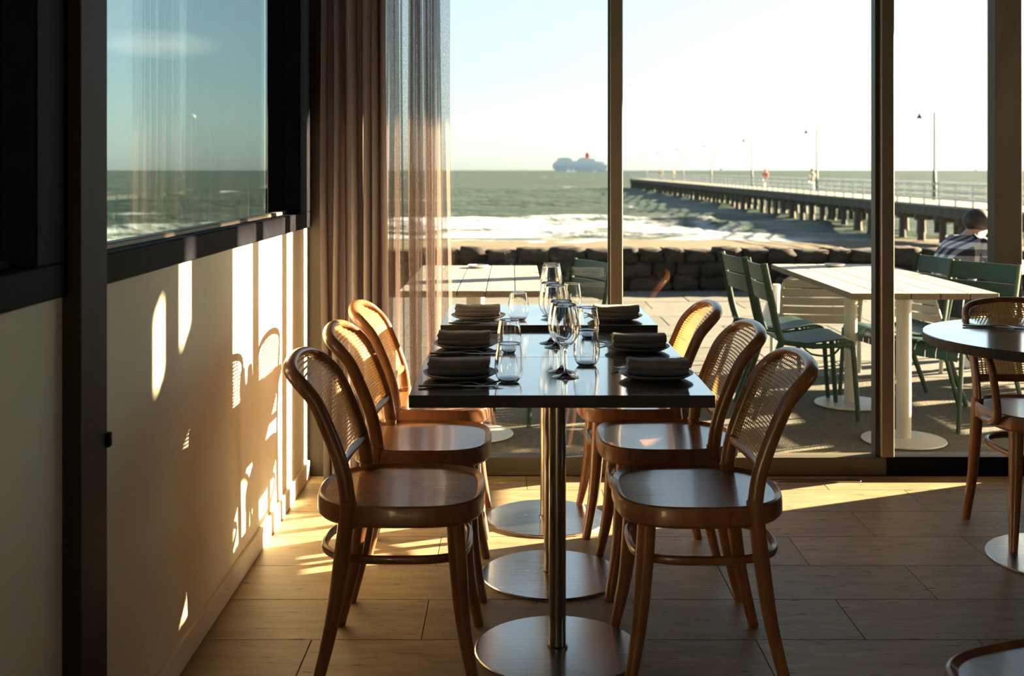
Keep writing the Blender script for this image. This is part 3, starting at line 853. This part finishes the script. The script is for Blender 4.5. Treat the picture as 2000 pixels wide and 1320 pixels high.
def outdoor_table(label, cx, y0, y1, posts):
    t = thing('outdoor_table', label, 'table', (cx, 0, G), 0, 'timber topped terrace tables')
    w = 0.1385
    for k in range(5):
        x0 = (k - 2.5)*w
        o = MB().box(x0 + 0.0022, x0 + w - 0.0022, y0, y1, 0.728, 0.758).build('plank', 'plank', t, bevel=0.002, segs=1)
        o.data.materials.append(MT['plank_edge'])
        for p in o.data.polygons:
            if p.normal.z < 0.3: p.material_index = 1
    for y in posts:
        MB().box(-0.30, 0.30, y - 0.03, y + 0.03, 0.712, 0.728).build('cross_bar', 'white_metal', t, bevel=0.002, segs=1)
        MB().lathe([(0.0001, 0.012), (0.036, 0.012), (0.036, 0.715), (0.0001, 0.715)], 24).build('pole', 'white_metal', t).location = (0, y, 0)
        MB().lathe([(0.0001, 0.0), (0.20, 0.0), (0.203, 0.004), (0.20, 0.009), (0.05, 0.016), (0.0001, 0.016)], 40).build('base_disc', 'white_metal', t).location = (0, y, 0)
    return t
outdoor_table('pale timber outdoor table on two cream poles by the green chairs', 1.935, 5.32, 6.98, (5.62, 6.5))
outdoor_table('pale timber outdoor table seen behind the curtain edge', -0.195, 5.43, 6.88, (5.75, 6.55))
def dish(label, x, y):
    o = MB().lathe([(0.0001, 0), (0.03, 0), (0.055, 0.006), (0.062, 0.016), (0.059, 0.017), (0.05, 0.009), (0.0001, 0.005)], 32).build('dish', 'white_dish')
    o.location = (x, y, G + 0.758); return tag(o, label, 'dish', 'small white dishes on the terrace tables')
outdoor_table('pale timber outdoor table further along the terrace past the bronze column', 4.40, 6.25, 7.95, (6.6, 7.5))
dish('small white dish on the terrace table by the green chairs', 1.93, 6.80)
dish('small white dish on the terrace table behind the curtain', -0.20, 6.72)

# green slatted terrace chairs
def green_chair(label):
    t = thing('terrace_chair', label, 'chair', (0, 0, G), 0, 'green slatted terrace chairs')
    sp = smooth_path([(-0.205, 0.445), (-0.17, 0.418), (-0.08, 0.405), (0.05, 0.418), (0.15, 0.432), (0.205, 0.424), (0.228, 0.395), (0.232, 0.36)], 3)
    for k in range(6):
        y = (k - 2.5) * 0.067
        rings = [[(p[0], y - 0.031, p[1] - 0.004), (p[0], y + 0.031, p[1] - 0.004), (p[0], y + 0.031, p[1] + 0.004), (p[0], y - 0.031, p[1] + 0.004)] for p in sp]
        MB().loft(rings).build('seat_slat', 'green', t)
    for sy in (1, -1):
        y = 0.210*sy
        bp = smooth_path([(-0.16, y, 0.40), (-0.195, y, 0.50), (-0.225, y, 0.64), (-0.265, y, 0.835)], 4)
        MB().tube([tuple(p) for p in bp], [(0.020, 0.007)]*len(bp), 8, ref=(1, 0, 0)).build('back_post', 'green', t)
        MB().tube([(-0.17, y, 0.42), (-0.235, y, 0.22), (-0.32, y, 0.0)], [(0.019, 0.009), (0.017, 0.009), (0.014, 0.009)], 8, ref=(1, 0, 0)).build('leg', 'green', t)
        MB().tube([(0.212, y, 0.40), (0.226, y, 0.2), (0.240, y, 0.0)], [(0.015, 0.010), (0.014, 0.010), (0.013, 0.010)], 8, ref=(1, 0, 0)).build('leg', 'green', t)
        MB().tube([(-0.18, y, 0.42), (0.0, y, 0.395), (0.215, y, 0.405)], [(0.014, 0.007)]*3, 8).build('seat_rail', 'green', t)
        ap = smooth_path([(-0.05, y*0.9, 0.39), (0.0, y*0.9, 0.35), (0.10, y*0.9, 0.345), (0.15, y*0.9, 0.39)], 4)
        MB().tube([tuple(p) for p in ap], 0.006, 6, ref=(0, 1, 0)).build('stacking_hook', 'green', t)
    def bx(z): return float(np.interp(z, [0.50, 0.64, 0.835], [-0.195, -0.225, -0.265]))
    for za, zb in ((0.735, 0.828), (0.632, 0.725)):
        rings = []
        for u in np.linspace(-0.212, 0.212, 11):
            bow = 0.022*(1 - (u/0.212)**2)
            rings.append([(bx(za) - bow - 0.004, u, za), (bx(za) - bow + 0.004, u, za), (bx(zb) - bow + 0.004, u, zb), (bx(zb) - bow - 0.004, u, zb)])
        MB().loft(rings).build('back_slat', 'green', t)
    return t
gc = green_chair('green slatted chair, nearer one at the left side of the terrace table')
def place_chair(o, x, y, rz): o.location = (x, y, G); o.rotation_euler = (0, 0, rz)
place_chair(gc, 1.605, 6.27, 0.0)
copy_thing(gc, 'green slatted chair, further one at the left side of the terrace table', (1.575, 6.80, G), 0.13)
copy_thing(gc, 'green slatted chair at the far right of the terrace table, back half hidden', (2.215, 6.58, G), math.pi + 0.17)
copy_thing(gc, 'green slatted chair beside the bronze column, turned towards the table', (2.36, 6.08, G), math.pi + 0.55)
copy_thing(gc, 'green slatted chair at the table past the bronze column, near left', (4.02, 6.75, G), 0.1)
copy_thing(gc, 'green slatted chair at the table past the bronze column, far left', (4.02, 7.4, G), -0.1)
copy_thing(gc, 'green slatted chair at the table past the bronze column, near right', (4.80, 6.7, G), math.pi)
copy_thing(gc, 'green slatted chair at the table past the bronze column, far right', (4.82, 7.35, G), math.pi + 0.15)
copy_thing(gc, 'green slatted chair behind the wine glasses at the curtain side table', (0.21, 6.20, G), math.pi + 0.45)

# cream low chairs
def cream_chair(label):
    t = thing('lounge_chair', label, 'chair', (0, 0, G), 0, 'cream slatted terrace chairs')
    hw = 0.255
    fr = [(-0.20, hw, 0.30), (-0.26, hw, 0.46), (-0.295, hw, 0.56), (-0.305, hw - 0.03, 0.612), (-0.308, hw - 0.08, 0.628), (-0.310, 0, 0.632)]
    full = fr + [(x, -y, z) for x, y, z in reversed(fr[:-1])]
    q = smooth_path(full, 4)
    MB().tube([tuple(p) for p in q], 0.012, 8, ref=(1, 0, 0)).build('back_frame', 'cream', t)
    for k in range(5):
        z = 0.325 + k*0.060
        x = float(np.interp(z, [0.30, 0.46, 0.56, 0.63], [-0.20, -0.26, -0.295, -0.308]))
        rings = []
        for u in np.linspace(-hw + 0.006, hw - 0.006, 9):
            b = 0.03*(1 - (u/hw)**2); dz = 0.053; dx = -0.02
            rings.append([(x - b - 0.003, u, z), (x - b + 0.003, u, z), (x + dx - b + 0.003, u, z + dz), (x + dx - b - 0.003, u, z + dz)])
        MB().loft(rings).build('back_slat', 'cream', t)
    for k in range(6):
        x0 = -0.19 + k*0.075
        MB().box(x0, x0 + 0.066, -hw + 0.01, hw - 0.01, 0.315 + 0.008*k, 0.323 + 0.008*k).build('seat_slat', 'cream', t, bevel=0.002, segs=1)
    for sy in (1, -1):
        MB().tube([(-0.20, hw*sy, 0.32), (-0.22, hw*sy, 0.0)], 0.013, 8, ref=(1, 0, 0)).build('leg', 'cream', t)
        MB().tube([(0.24, hw*sy, 0.36), (0.25, hw*sy, 0.0)], 0.013, 8, ref=(1, 0, 0)).build('leg', 'cream', t)
        MB().tube([(-0.20, hw*sy, 0.315), (0.25, hw*sy, 0.355)], 0.011, 8).build('seat_rail', 'cream', t)
    return t
cc = cream_chair('cream slatted low chair under the far end of the terrace table')
place_chair(cc, 2.06, 7.75, R(90) - 0.1)
copy_thing(cc, 'cream slatted low chair the person in the checked shirt sits on', (2.94, 7.80, G), 0.35)
# white cloth hanging off the cream chair
cl = MB()
rings = []
for i in range(9):
    t = i/8
    z = 0.54 - 0.30*t
    w = 0.04 + 0.11*t
    rings.append([(1.77 - 0.03*t + w*math.cos(a)*0.6, 7.62 + w*0.5*math.sin(a) + 0.012*t*math.sin(5*a), z + 0.015*math.sin(3*a)*t) for a in np.linspace(0, 2*math.pi, 21)[:-1]])
cl.loft(rings)
tag(cl.build('cloth_bag', 'pale_cloth', angle=60), 'white cloth bag hanging beside the cream low chair', 'bag')

# ------------------------------------------------------------------ people
def skinned(name, J, E, root, m, parent, sub=2):
    names = list(J)
    me = bpy.data.meshes.new(name)
    me.from_pydata([J[k][0] for k in names], [(names.index(a), names.index(b)) for a, b in E], [])
    o = put(name, me, parent)
    me.materials.append(MT[m])
    sk = o.modifiers.new('skin', 'SKIN'); sk.use_smooth_shade = True; sk.branch_smoothing = 0.4
    layer = me.skin_vertices[0] if len(me.skin_vertices) else None
    if layer is None:
        bm = bmesh.new(); bm.from_mesh(me); bm.verts.layers.skin.verify(); bm.to_mesh(me); bm.free(); layer = me.skin_vertices[0]
    for i, k in enumerate(names):
        r = J[k][1]
        layer.data[i].radius = (r, r) if isinstance(r, (int, float)) else r
        layer.data[i].use_root = (k == root)
    ss = o.modifiers.new('subsurf', 'SUBSURF'); ss.levels = sub; ss.render_levels = sub
    return o

def ellipsoid(c, rx, ry, rz, n=20, cut=None):
    prof = []
    for i in range(13):
        a = -math.pi/2 + math.pi*i/12
        prof.append((max(math.cos(a), 1e-5), math.sin(a)))
    m = MB()
    rings = [[(c[0] + rx*r*math.cos(2*math.pi*j/n), c[1] + ry*r*math.sin(2*math.pi*j/n), c[2] + rz*z) for j in range(n)] for r, z in prof]
    m.loft(rings)
    return m

# seated person in a checked shirt, leaning forward, seen from behind
pm = thing('person', 'person in a black and white checked shirt hunched behind the column', 'person', (2.99, 7.83, G - 0.02), 0.35)
J = {'pelvis': ((0, 0, .45), .13), 'waist': ((.05, 0, .60), .12), 'chest': ((.14, 0, .77), .135), 'neck': ((.23, 0, .905), .055), 'head': ((.285, 0, .975), (.075, .085)), 'crown': ((.31, 0, 1.035), (.06, .07)), 'nose': ((.385, 0, .965), .016),
     'sl': ((.17, .165, .84), .06), 'el': ((.36, .23, .66), .042), 'wl': ((.56, .13, .70), .03), 'hl': ((.63, .09, .70), .026),
     'sr': ((.17, -.165, .84), .06), 'er': ((.36, -.23, .66), .042), 'wr': ((.56, -.13, .70), .03), 'hr': ((.63, -.09, .70), .026),
     'tl': ((.06, .09, .44), .085), 'kl': ((.42, .13, .47), .06), 'al': ((.40, .13, .10), .04), 'fl': ((.52, .14, .05), .035),
     'tr': ((.06, -.09, .44), .085), 'kr': ((.40, -.15, .47), .06), 'ar': ((.06, -.17, .12), .04), 'fr': ((.15, -.18, .05), .035)}
E = [('pelvis','waist'),('waist','chest'),('chest','neck'),('neck','head'),('head','crown'),('head','nose'),('chest','sl'),('sl','el'),('el','wl'),('wl','hl'),('chest','sr'),('sr','er'),('er','wr'),('wr','hr'),
     ('pelvis','tl'),('tl','kl'),('kl','al'),('al','fl'),('pelvis','tr'),('tr','kr'),('kr','ar'),('ar','fr')]
skinned('body', J, E, 'pelvis', 'skin', pm)
S = {k: (J[k][0], (r if isinstance(r, tuple) else r)) for k, r in (('pelvis', .155), ('waist', .15), ('chest', .165), ('neck', .075), ('sl', .085), ('el', .06), ('wl', .042), ('sr', .085), ('er', .06), ('wr', .042))}
S['back'] = ((.10, 0, .86), .09)
skinned('shirt', S, [('pelvis','waist'),('waist','chest'),('chest','neck'),('chest','back'),('chest','sl'),('sl','el'),('el','wl'),('chest','sr'),('sr','er'),('er','wr')], 'pelvis', 'plaid', pm)
T = {k: (J[k][0], r) for k, r in (('pelvis', .145), ('tl', .105), ('kl', .078), ('al', .058), ('tr', .105), ('kr', .078), ('ar', .058))}
skinned('trousers', T, [('pelvis','tl'),('tl','kl'),('kl','al'),('pelvis','tr'),('tr','kr'),('kr','ar')], 'pelvis', 'dark_cloth', pm)
ellipsoid((.268, 0, 1.005), .105, .092, .085).build('hair', 'hair', pm)
for sy, fx in ((1, .47), (-1, .11)):
    sh = MB().tube([(fx - .09, .15*sy, .045), (fx - .02, .155*sy, .05), (fx + .07, .16*sy, .042), (fx + .15, .165*sy, .03)], [(.05, .036), (.05, .042), (.036, .044), (.02, .03)], 12)
    sho = sh.build('shoe', 'pale_cloth', pm, angle=60)
    MB().tube([(fx - .06, .152*sy, .083), (fx + .0, .157*sy, .085), (fx + .05, .16*sy, .07)], [(.014, .032), (.016, .036), (.012, .034)], 8).build('laces', 'dark_cloth', sho)

PIER_A, PIER_K = 18.9, 0.0155
def pier_x(y): return PIER_A + PIER_K * y
DECK = -0.30
def walker(label, x, y, rz, shirt, legs, hat=None, h=1.7):
    t = thing('person', label, 'person', (x, y, DECK), rz, 'people on the pier')
    s = h/1.7
    J = {'pelvis': ((0,0,.90), .13), 'chest': ((.01,0,1.25), .14), 'neck': ((.01,0,1.44), .055), 'head': ((.03,0,1.56), .085), 'crown': ((.02,0,1.63), .07),
         'sl': ((0,.17,1.36), .055), 'el': ((-.03,.21,1.10), .042), 'wl': ((.08,.20,.88), .032), 'sr': ((0,-.17,1.36), .055), 'er': ((-.03,-.21,1.10), .042), 'wr': ((.10,-.20,.90), .032),
         'kl': ((.10,.09,.50), .06), 'al': ((.10,.09,.09), .042), 'fl': ((.20,.09,.04), .035), 'kr': ((-.02,-.09,.50), .06), 'ar': ((-.16,-.09,.11), .042), 'fr': ((-.07,-.09,.04), .035)}
    J = {k: (tuple(c*s for c in v[0]), v[1]*s) for k, v in J.items()}
    skinned('body', J, [('pelvis','chest'),('chest','neck'),('neck','head'),('head','crown'),('chest','sl'),('sl','el'),('el','wl'),('chest','sr'),('sr','er'),('er','wr'),('pelvis','kl'),('kl','al'),('al','fl'),('pelvis','kr'),('kr','ar'),('ar','fr')], 'pelvis', 'skin', t, 1)
    skinned('shirt', {k: (J[k][0], J[k][1]*1.3) for k in ('pelvis','chest','sl','el','sr','er')}, [('pelvis','chest'),('chest','sl'),('sl','el'),('chest','sr'),('sr','er')], 'pelvis', shirt, t, 1)
    skinned('trousers', {k: (J[k][0], J[k][1]*1.28) for k in ('pelvis','kl','al','kr','ar')}, [('pelvis','kl'),('kl','al'),('pelvis','kr'),('kr','ar')], 'pelvis', legs, t, 1)
    ellipsoid((0.0, 0, 1.61*s), .11*s, .10*s, .10*s, 12).build('hair', hat or 'hair', t)
walker('person in a bright red top walking on the pier', pier_x(97) + 1.2, 97, 1.4, 'red', 'pale_cloth', 'red')
walker('person in a pale top with dark hair on the nearer pier', pier_x(81) + 1.2, 81, 1.7, 'pale_cloth', 'pale_cloth')
walker('person in white far out on the pier', pier_x(158) + 1.0, 158, 1.5, 'pale_cloth', 'grey_cloth', 'pale_cloth')
walker('person in dark clothes furthest out on the pier', pier_x(176) + 1.3, 176, -1.6, 'dark_cloth', 'grey_cloth')

# ------------------------------------------------------------------ beach and sea
SEA = -2.1
def vnoise(x, y, seed):
    g = np.random.default_rng(seed).random((256, 256))
    xi, yi = np.floor(x).astype(int), np.floor(y).astype(int)
    fx, fy = x - xi, y - yi
    fx, fy = fx*fx*(3-2*fx), fy*fy*(3-2*fy)
    a, b, c, d = g[xi % 256, yi % 256], g[(xi+1) % 256, yi % 256], g[xi % 256, (yi+1) % 256], g[(xi+1) % 256, (yi+1) % 256]
    return (a*(1-fx)+b*fx)*(1-fy) + (c*(1-fx)+d*fx)*fy
def fbm(x, y, seed, o=4):
    s = np.zeros_like(x); w = 0.5
    for k in range(o):
        s += w*vnoise(x*2**k, y*2**k, seed + k); w *= 0.5
    return s / (1 - 0.5**o)
def grid_object(name, m, xs, ys, zf, attr=None):
    X, Y = np.meshgrid(xs, ys)
    Z = zf(X, Y)
    co = np.stack([X, Y, Z], -1).reshape(-1, 3)
    nx, ny = len(xs), len(ys)
    i = np.arange(ny - 1)[:, None]*nx + np.arange(nx - 1)[None, :]
    fs = np.stack([i, i + 1, i + nx + 1, i + nx], -1).reshape(-1, 4)
    me = bpy.data.meshes.new(name)
    me.vertices.add(len(co)); me.vertices.foreach_set('co', co.ravel())
    me.loops.add(fs.size); me.loops.foreach_set('vertex_index', fs.ravel())
    me.polygons.add(len(fs)); me.polygons.foreach_set('loop_start', np.arange(0, fs.size, 4))
    me.update(calc_edges=True)
    me.polygons.foreach_set('use_smooth', [True]*len(fs))
    if attr is not None:
        a = me.attributes.new('foam', 'FLOAT', 'POINT'); a.data.foreach_set('value', attr(X, Y).ravel().astype(np.float32))
    me.materials.append(MT[m])
    return put(name, me)
def beach_z(X, Y):
    return np.interp(Y, [12.6, 14, 40, 50, 56, 70], [-0.5, -0.75, -1.85, -2.0, -2.14, -2.6]) + 0.10*(fbm(X*0.8, Y*0.5, 3) - 0.5)
structure(grid_object('beach', 'sand', np.linspace(-110, 120, 260), np.linspace(12.6, 70, 120), beach_z), 'strip of sand between the stone wall and the surf')

def smoothstep(a, b, x):
    t = np.clip((x - a)/(b - a), 0, 1); return t*t*(3 - 2*t)
def surf(X, Y):
    edge = 67 + 1.5*np.sin(X*0.11 + 1) + 1*np.sin(X*0.31) - 6*smoothstep(11, 16, X) - 3.0*smoothstep(-6, -12, X)
    crest2 = 59.5 + 1.5*np.sin(X*0.17 + 2)
    return edge, crest2
def sea_z(X, Y):
    edge, c2 = surf(X, Y)
    sw = 0.22*np.sin(Y*0.42 + 1.6*fbm(X*0.03, Y*0.04, 21)*6) + 0.35*(fbm(X*0.12, Y*0.3, 5) - 0.5) + 0.16*(fbm(X*0.5, Y*0.9, 9) - 0.5)
    sw = sw * np.clip((Y - 52)/20, 0.15, 1)
    calm = 1 - 0.75*smoothstep(11, 16, X)
    br = 0.50*np.exp(-((Y - edge + 1.0)/1.2)**2)*(0.55 + 0.9*fbm(X*0.25, Y*0.1, 31))*calm + 0.30*np.exp(-((Y - c2)/1.0)**2)*(0.4 + fbm(X*0.3, Y*0.1, 33))*calm
    return SEA + sw + br
def sea_foam(X, Y):
    edge, c2 = surf(X, Y)
    zone = smoothstep(51, 54, Y) * (1 - smoothstep(edge - 1.0, edge + 1.5, Y))
    n = fbm(X*0.22, Y*0.5, 41)
    right = smoothstep(11, 16, X)
    n2 = fbm(X*0.09, Y*0.8, 47)
    f = zone * (0.02 + 0.62*n + 0.62*n2) * (1 - 0.62*right)
    f += 0.5*right*zone*smoothstep(58, 55, Y)*0.5
    f += 0.55*smoothstep(0.72, 0.80, fbm(X*0.10, Y*0.22, 51))*smoothstep(80, 90, Y)
    return f
ys = np.concatenate([np.linspace(50, 90, 130), np.linspace(90.6, 200, 90)])
structure(grid_object('sea', 'water', np.linspace(-110, 120, 330), ys, sea_z, sea_foam), 'green choppy sea with breaking surf')
fy = np.geomspace(199.5, 9000, 26)
structure(grid_object('sea', 'water', np.concatenate([[-9000, -3000, -1000, -300], np.linspace(-110, 120, 24), [300, 1000, 3000, 9000]]), fy, lambda X, Y: np.full_like(X, SEA), lambda X, Y: np.zeros_like(X)), 'open sea out to the horizon')
for s, a, b in ((-1, -9000, -109.5), (1, 119.5, 9000)):
    structure(grid_object('sea', 'water', np.linspace(a, b, 12), np.linspace(50, 200, 6), lambda X, Y: np.full_like(X, SEA - 0.05), lambda X, Y: np.zeros_like(X)), 'open sea to the side')

# ------------------------------------------------------------------ pier
pier = thing('pier', 'long timber pier on dark piles running out to sea', 'pier', (0, 0, 0))
Y0, Y1 = 38.0, 214.0
PWD = 3.0
def slab(name, m, xa, xb, za, zb, parent=pier):
    vs = [(pier_x(Y0)+xa, Y0, za), (pier_x(Y0)+xb, Y0, za), (pier_x(Y1)+xb, Y1, za), (pier_x(Y1)+xa, Y1, za), (pier_x(Y0)+xa, Y0, zb), (pier_x(Y0)+xb, Y0, zb), (pier_x(Y1)+xb, Y1, zb), (pier_x(Y1)+xa, Y1, zb)]
    return MB().add(vs, [(0,3,2,1),(4,5,6,7),(0,1,5,4),(1,2,6,5),(2,3,7,6),(3,0,4,7)]).build(name, m, parent, smooth=False)
slab('deck', 'pier_deck', -0.1, PWD + 0.1, DECK - 0.10, DECK)
slab('edge_beam', 'pier_timber', -0.05, 0.20, DECK - 0.55, DECK - 0.10)
slab('edge_beam', 'pier_timber', PWD - 0.20, PWD + 0.05, DECK - 0.55, DECK - 0.10)
for xa, m in ((0.0, 'rail_white'), (PWD, 'rail_white')):
    for z in (0.95, 0.62, 0.30):
        slab('rail', m, xa - 0.025, xa + 0.025, DECK + z - 0.03, DECK + z + 0.03)
post_me = MB().box(-0.035, 0.035, -0.035, 0.035, 0, 1.0).mesh('rail_post', smooth=False); post_me.materials.append(MT['rail_white'])
pile_me = MB().lathe([(0.0001, 0), (0.22, 0), (0.24, 0.4), (0.20, 0.7), (0.18, 2.2), (0.0001, 2.2)], 10).mesh('pile'); pile_me.materials.append(MT['pier_timber'])
cap_me = MB().box(-0.2, PWD + 0.2, -0.15, 0.15, 0, 0.3).mesh('cross_beam', smooth=False); cap_me.materials.append(MT['pier_timber'])
y = Y0 + 0.5
while y < Y1:
    for xa in (0.0, PWD):
        put('rail_post', post_me, pier, (pier_x(y) + xa, y, DECK))
    y += 2.0
y = Y0 + 1.0; k = 0
while y < Y1:
    for xa in (0.12, PWD - 0.12):
        o = put('pile', pile_me, pier, (pier_x(y) + xa + random.uniform(-.06, .06), y, SEA - 0.55)); o.scale = (random.uniform(.85, 1.25),)*2 + (0.92,)
    put('cross_beam', cap_me, pier, (pier_x(y), y, DECK - 0.82))
    y += 2.7; k += 1
def lamp(label, y):
    t = thing('lamp_post', label, 'lamp post', (pier_x(y) + PWD - 0.2, y, DECK), 0, 'lamp posts along the pier')
    MB().lathe([(0.0001, 0), (0.11, 0), (0.11, 0.7), (0.085, 1.5), (0.05, 1.7), (0.0001, 1.7)], 12).build('base', 'lamp_paint', t)
    MB().tube([(0, 0, 1.6), (0, 0, 4.7)], [0.07, 0.055], 8, ref=(1, 0, 0)).build('pole', 'lamp_pole', t)
    a = smooth_path([(0, 0, 4.6), (-0.08, 0, 4.85), (-0.35, 0, 4.95), (-0.68, 0, 4.85), (-0.78, 0, 4.7)], 4)
    MB().tube([tuple(p) for p in a], 0.022, 6, ref=(0, 1, 0)).build('arm', 'lamp_pole', t)
    MB().lathe([(0.0001, 0.32), (0.04, 0.32), (0.06, 0.22), (0.10, 0.14), (0.20, 0.0), (0.19, -0.01), (0.0001, 0.03)], 16, (-0.78, 0, 4.38)).build('lamp_shade', 'lamp_paint', t)
for k, w in enumerate(('nearest', 'second nearest', 'third nearest', 'fourth nearest', 'fifth nearest', 'sixth nearest', 'furthest')):
    lamp('tall lamp post on the pier, ' + w + ' to the shore', 61 + 25*k)

# ------------------------------------------------------------------ ships, sails, kite, gull
SY = 3000.0
ship = thing('cruise_ship', 'haze-paled grey cruise ship with red funnel on the horizon', 'ship', ((1133 - 1000)*SY/F, SY, SEA))
px = SY/F
def extr(name, pts, y0, y1, m):
    n = len(pts); vs = [(a*px, y0, b*px) for a, b in pts] + [(a*px, y1, b*px) for a, b in pts]
    return MB().add(vs, [tuple(range(n)), tuple(range(2*n - 1, n - 1, -1))] + [(i, (i+1) % n, n + (i+1) % n, n + i) for i in range(n)]).build(name, m, ship, smooth=False)
extr('hull', [(-46, 0), (50, 0), (54, 13), (-54, 13), (-53, 6)], -12, 12, 'ship_hull_hazed')
extr('superstructure', [(-53, 13), (48, 13), (46, 18), (26, 20), (-46, 20), (-51, 17)], -10, 10, 'ship_white_hazed')
extr('upper_decks', [(-47, 20), (-15, 20), (-17, 24), (-26, 27), (-42, 26)], -9, 9, 'ship_white_hazed')
extr('upper_decks', [(-8, 20), (30, 20), (27, 24), (4, 27), (-4, 24)], -9, 9, 'ship_white_hazed')
extr('funnel', [(10, 26), (18, 26), (16, 36), (11, 36)], -4, 4, 'red')
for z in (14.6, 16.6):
    extr('window_band', [(-50, z), (45, z), (45, z + 0.7), (-50, z + 0.7)], -10.3, -9.9, 'ship_hull_hazed')
def sailboat(label, pxx, h, y):
    s = y/F
    t = thing('sailboat', label, 'boat', ((pxx - 1000)*s, y, SEA), 0, 'sailing boats near the horizon')
    MB().loft([[(h*s*a*w, h*s*b, h*s*zz) for a, b in ((-.42, 0), (-.1, -.08), (.2, -.08), (.45, 0), (.2, .08), (-.1, .08))] for w, zz in ((.85, 0), (1.0, .10))]).build('hull', 'ship_hull_hazed', t)
    MB().tube([(0, 0, 0.08*h*s), (0, 0, 1.02*h*s)], 0.012*h*s, 6, ref=(1, 0, 0)).build('mast', 'ship_hull_hazed', t)
    MB().add([(0.01*h*s, 0, .16*h*s), (0.36*h*s, 0.05*h*s, .16*h*s), (0.01*h*s, 0, h*s), (0.14*h*s, .07*h*s, .4*h*s)], [(0, 1, 3), (1, 2, 3), (0, 3, 2)]).build('sail', 'sail', t)
    MB().add([(-0.02*h*s, 0, .14*h*s), (-0.36*h*s, 0.03*h*s, .14*h*s), (-0.02*h*s, 0, .88*h*s), (-0.12*h*s, .06*h*s, .36*h*s)], [(0, 3, 1), (1, 3, 2), (0, 2, 3)]).build('jib', 'sail', t)
sailboat('white sailing boat before the ship, tallest of the pair', 1110, 13, 1500)
sailboat('white sailing boat before the ship, right beside the tallest', 1120, 11, 1550)
sailboat('white sailing boat under the stern of the ship', 1161, 9, 1600)
sailboat('tiny sailing boat on the horizon beyond the pier', 1408, 10, 1700)
sailboat('tiny sailing boat on the horizon by the bronze column', 1906, 9, 1700)
kt = thing('surf_kite', 'pale curved surf kite flying over the sea in the side window', 'kite', (-625*700/F, 700, 1.305 + 100*700/F))
rings = []
for i in range(13):
    a = math.pi*(0.1 + 0.62*i/12); w = 0.62*math.sin(math.pi*i/12)**0.6 + 0.03
    c = (2.4*math.cos(a), 0, 2.6*math.sin(a))
    rings.append([(c[0] + 0.12*w*math.cos(a)*math.cos(q), w*math.sin(q), c[2] + 0.12*w*math.sin(a)*math.cos(q)) for q in np.linspace(0, 2*math.pi, 9)[:-1]])
MB().loft(rings).build('canopy', 'kite', kt)
for i in (1, 11):
    MB().tube([rings[i][0], (3.0, 0, -6.0)], 0.012, 4, ref=(0, 1, 0)).build('line', 'lamp_pole', kt)
gu = thing('seagull', 'small dark gull in the sky beside the mullion', 'bird', (231*100/F, 100, 1.305 + 166*100/F), 0.6)
MB().tube([(-.2, 0, 0), (-.1, 0, 0), (.05, 0, .01), (.16, 0, .03), (.22, 0, .025)], [.012, .045, .055, .03, .008], 8).build('body', 'grey_cloth', gu)
for s in (1, -1):
    wp = smooth_path([(0.03, 0.02*s, .02, .07), (0.05, 0.18*s, .10, .06), (0.0, 0.36*s, .08, .04), (-.08, 0.52*s, .03, .01)], 3)
    MB().tube([p[:3] for p in wp], [(0.008, p[3]) for p in wp], 6).build('wing', 'grey_cloth', gu)
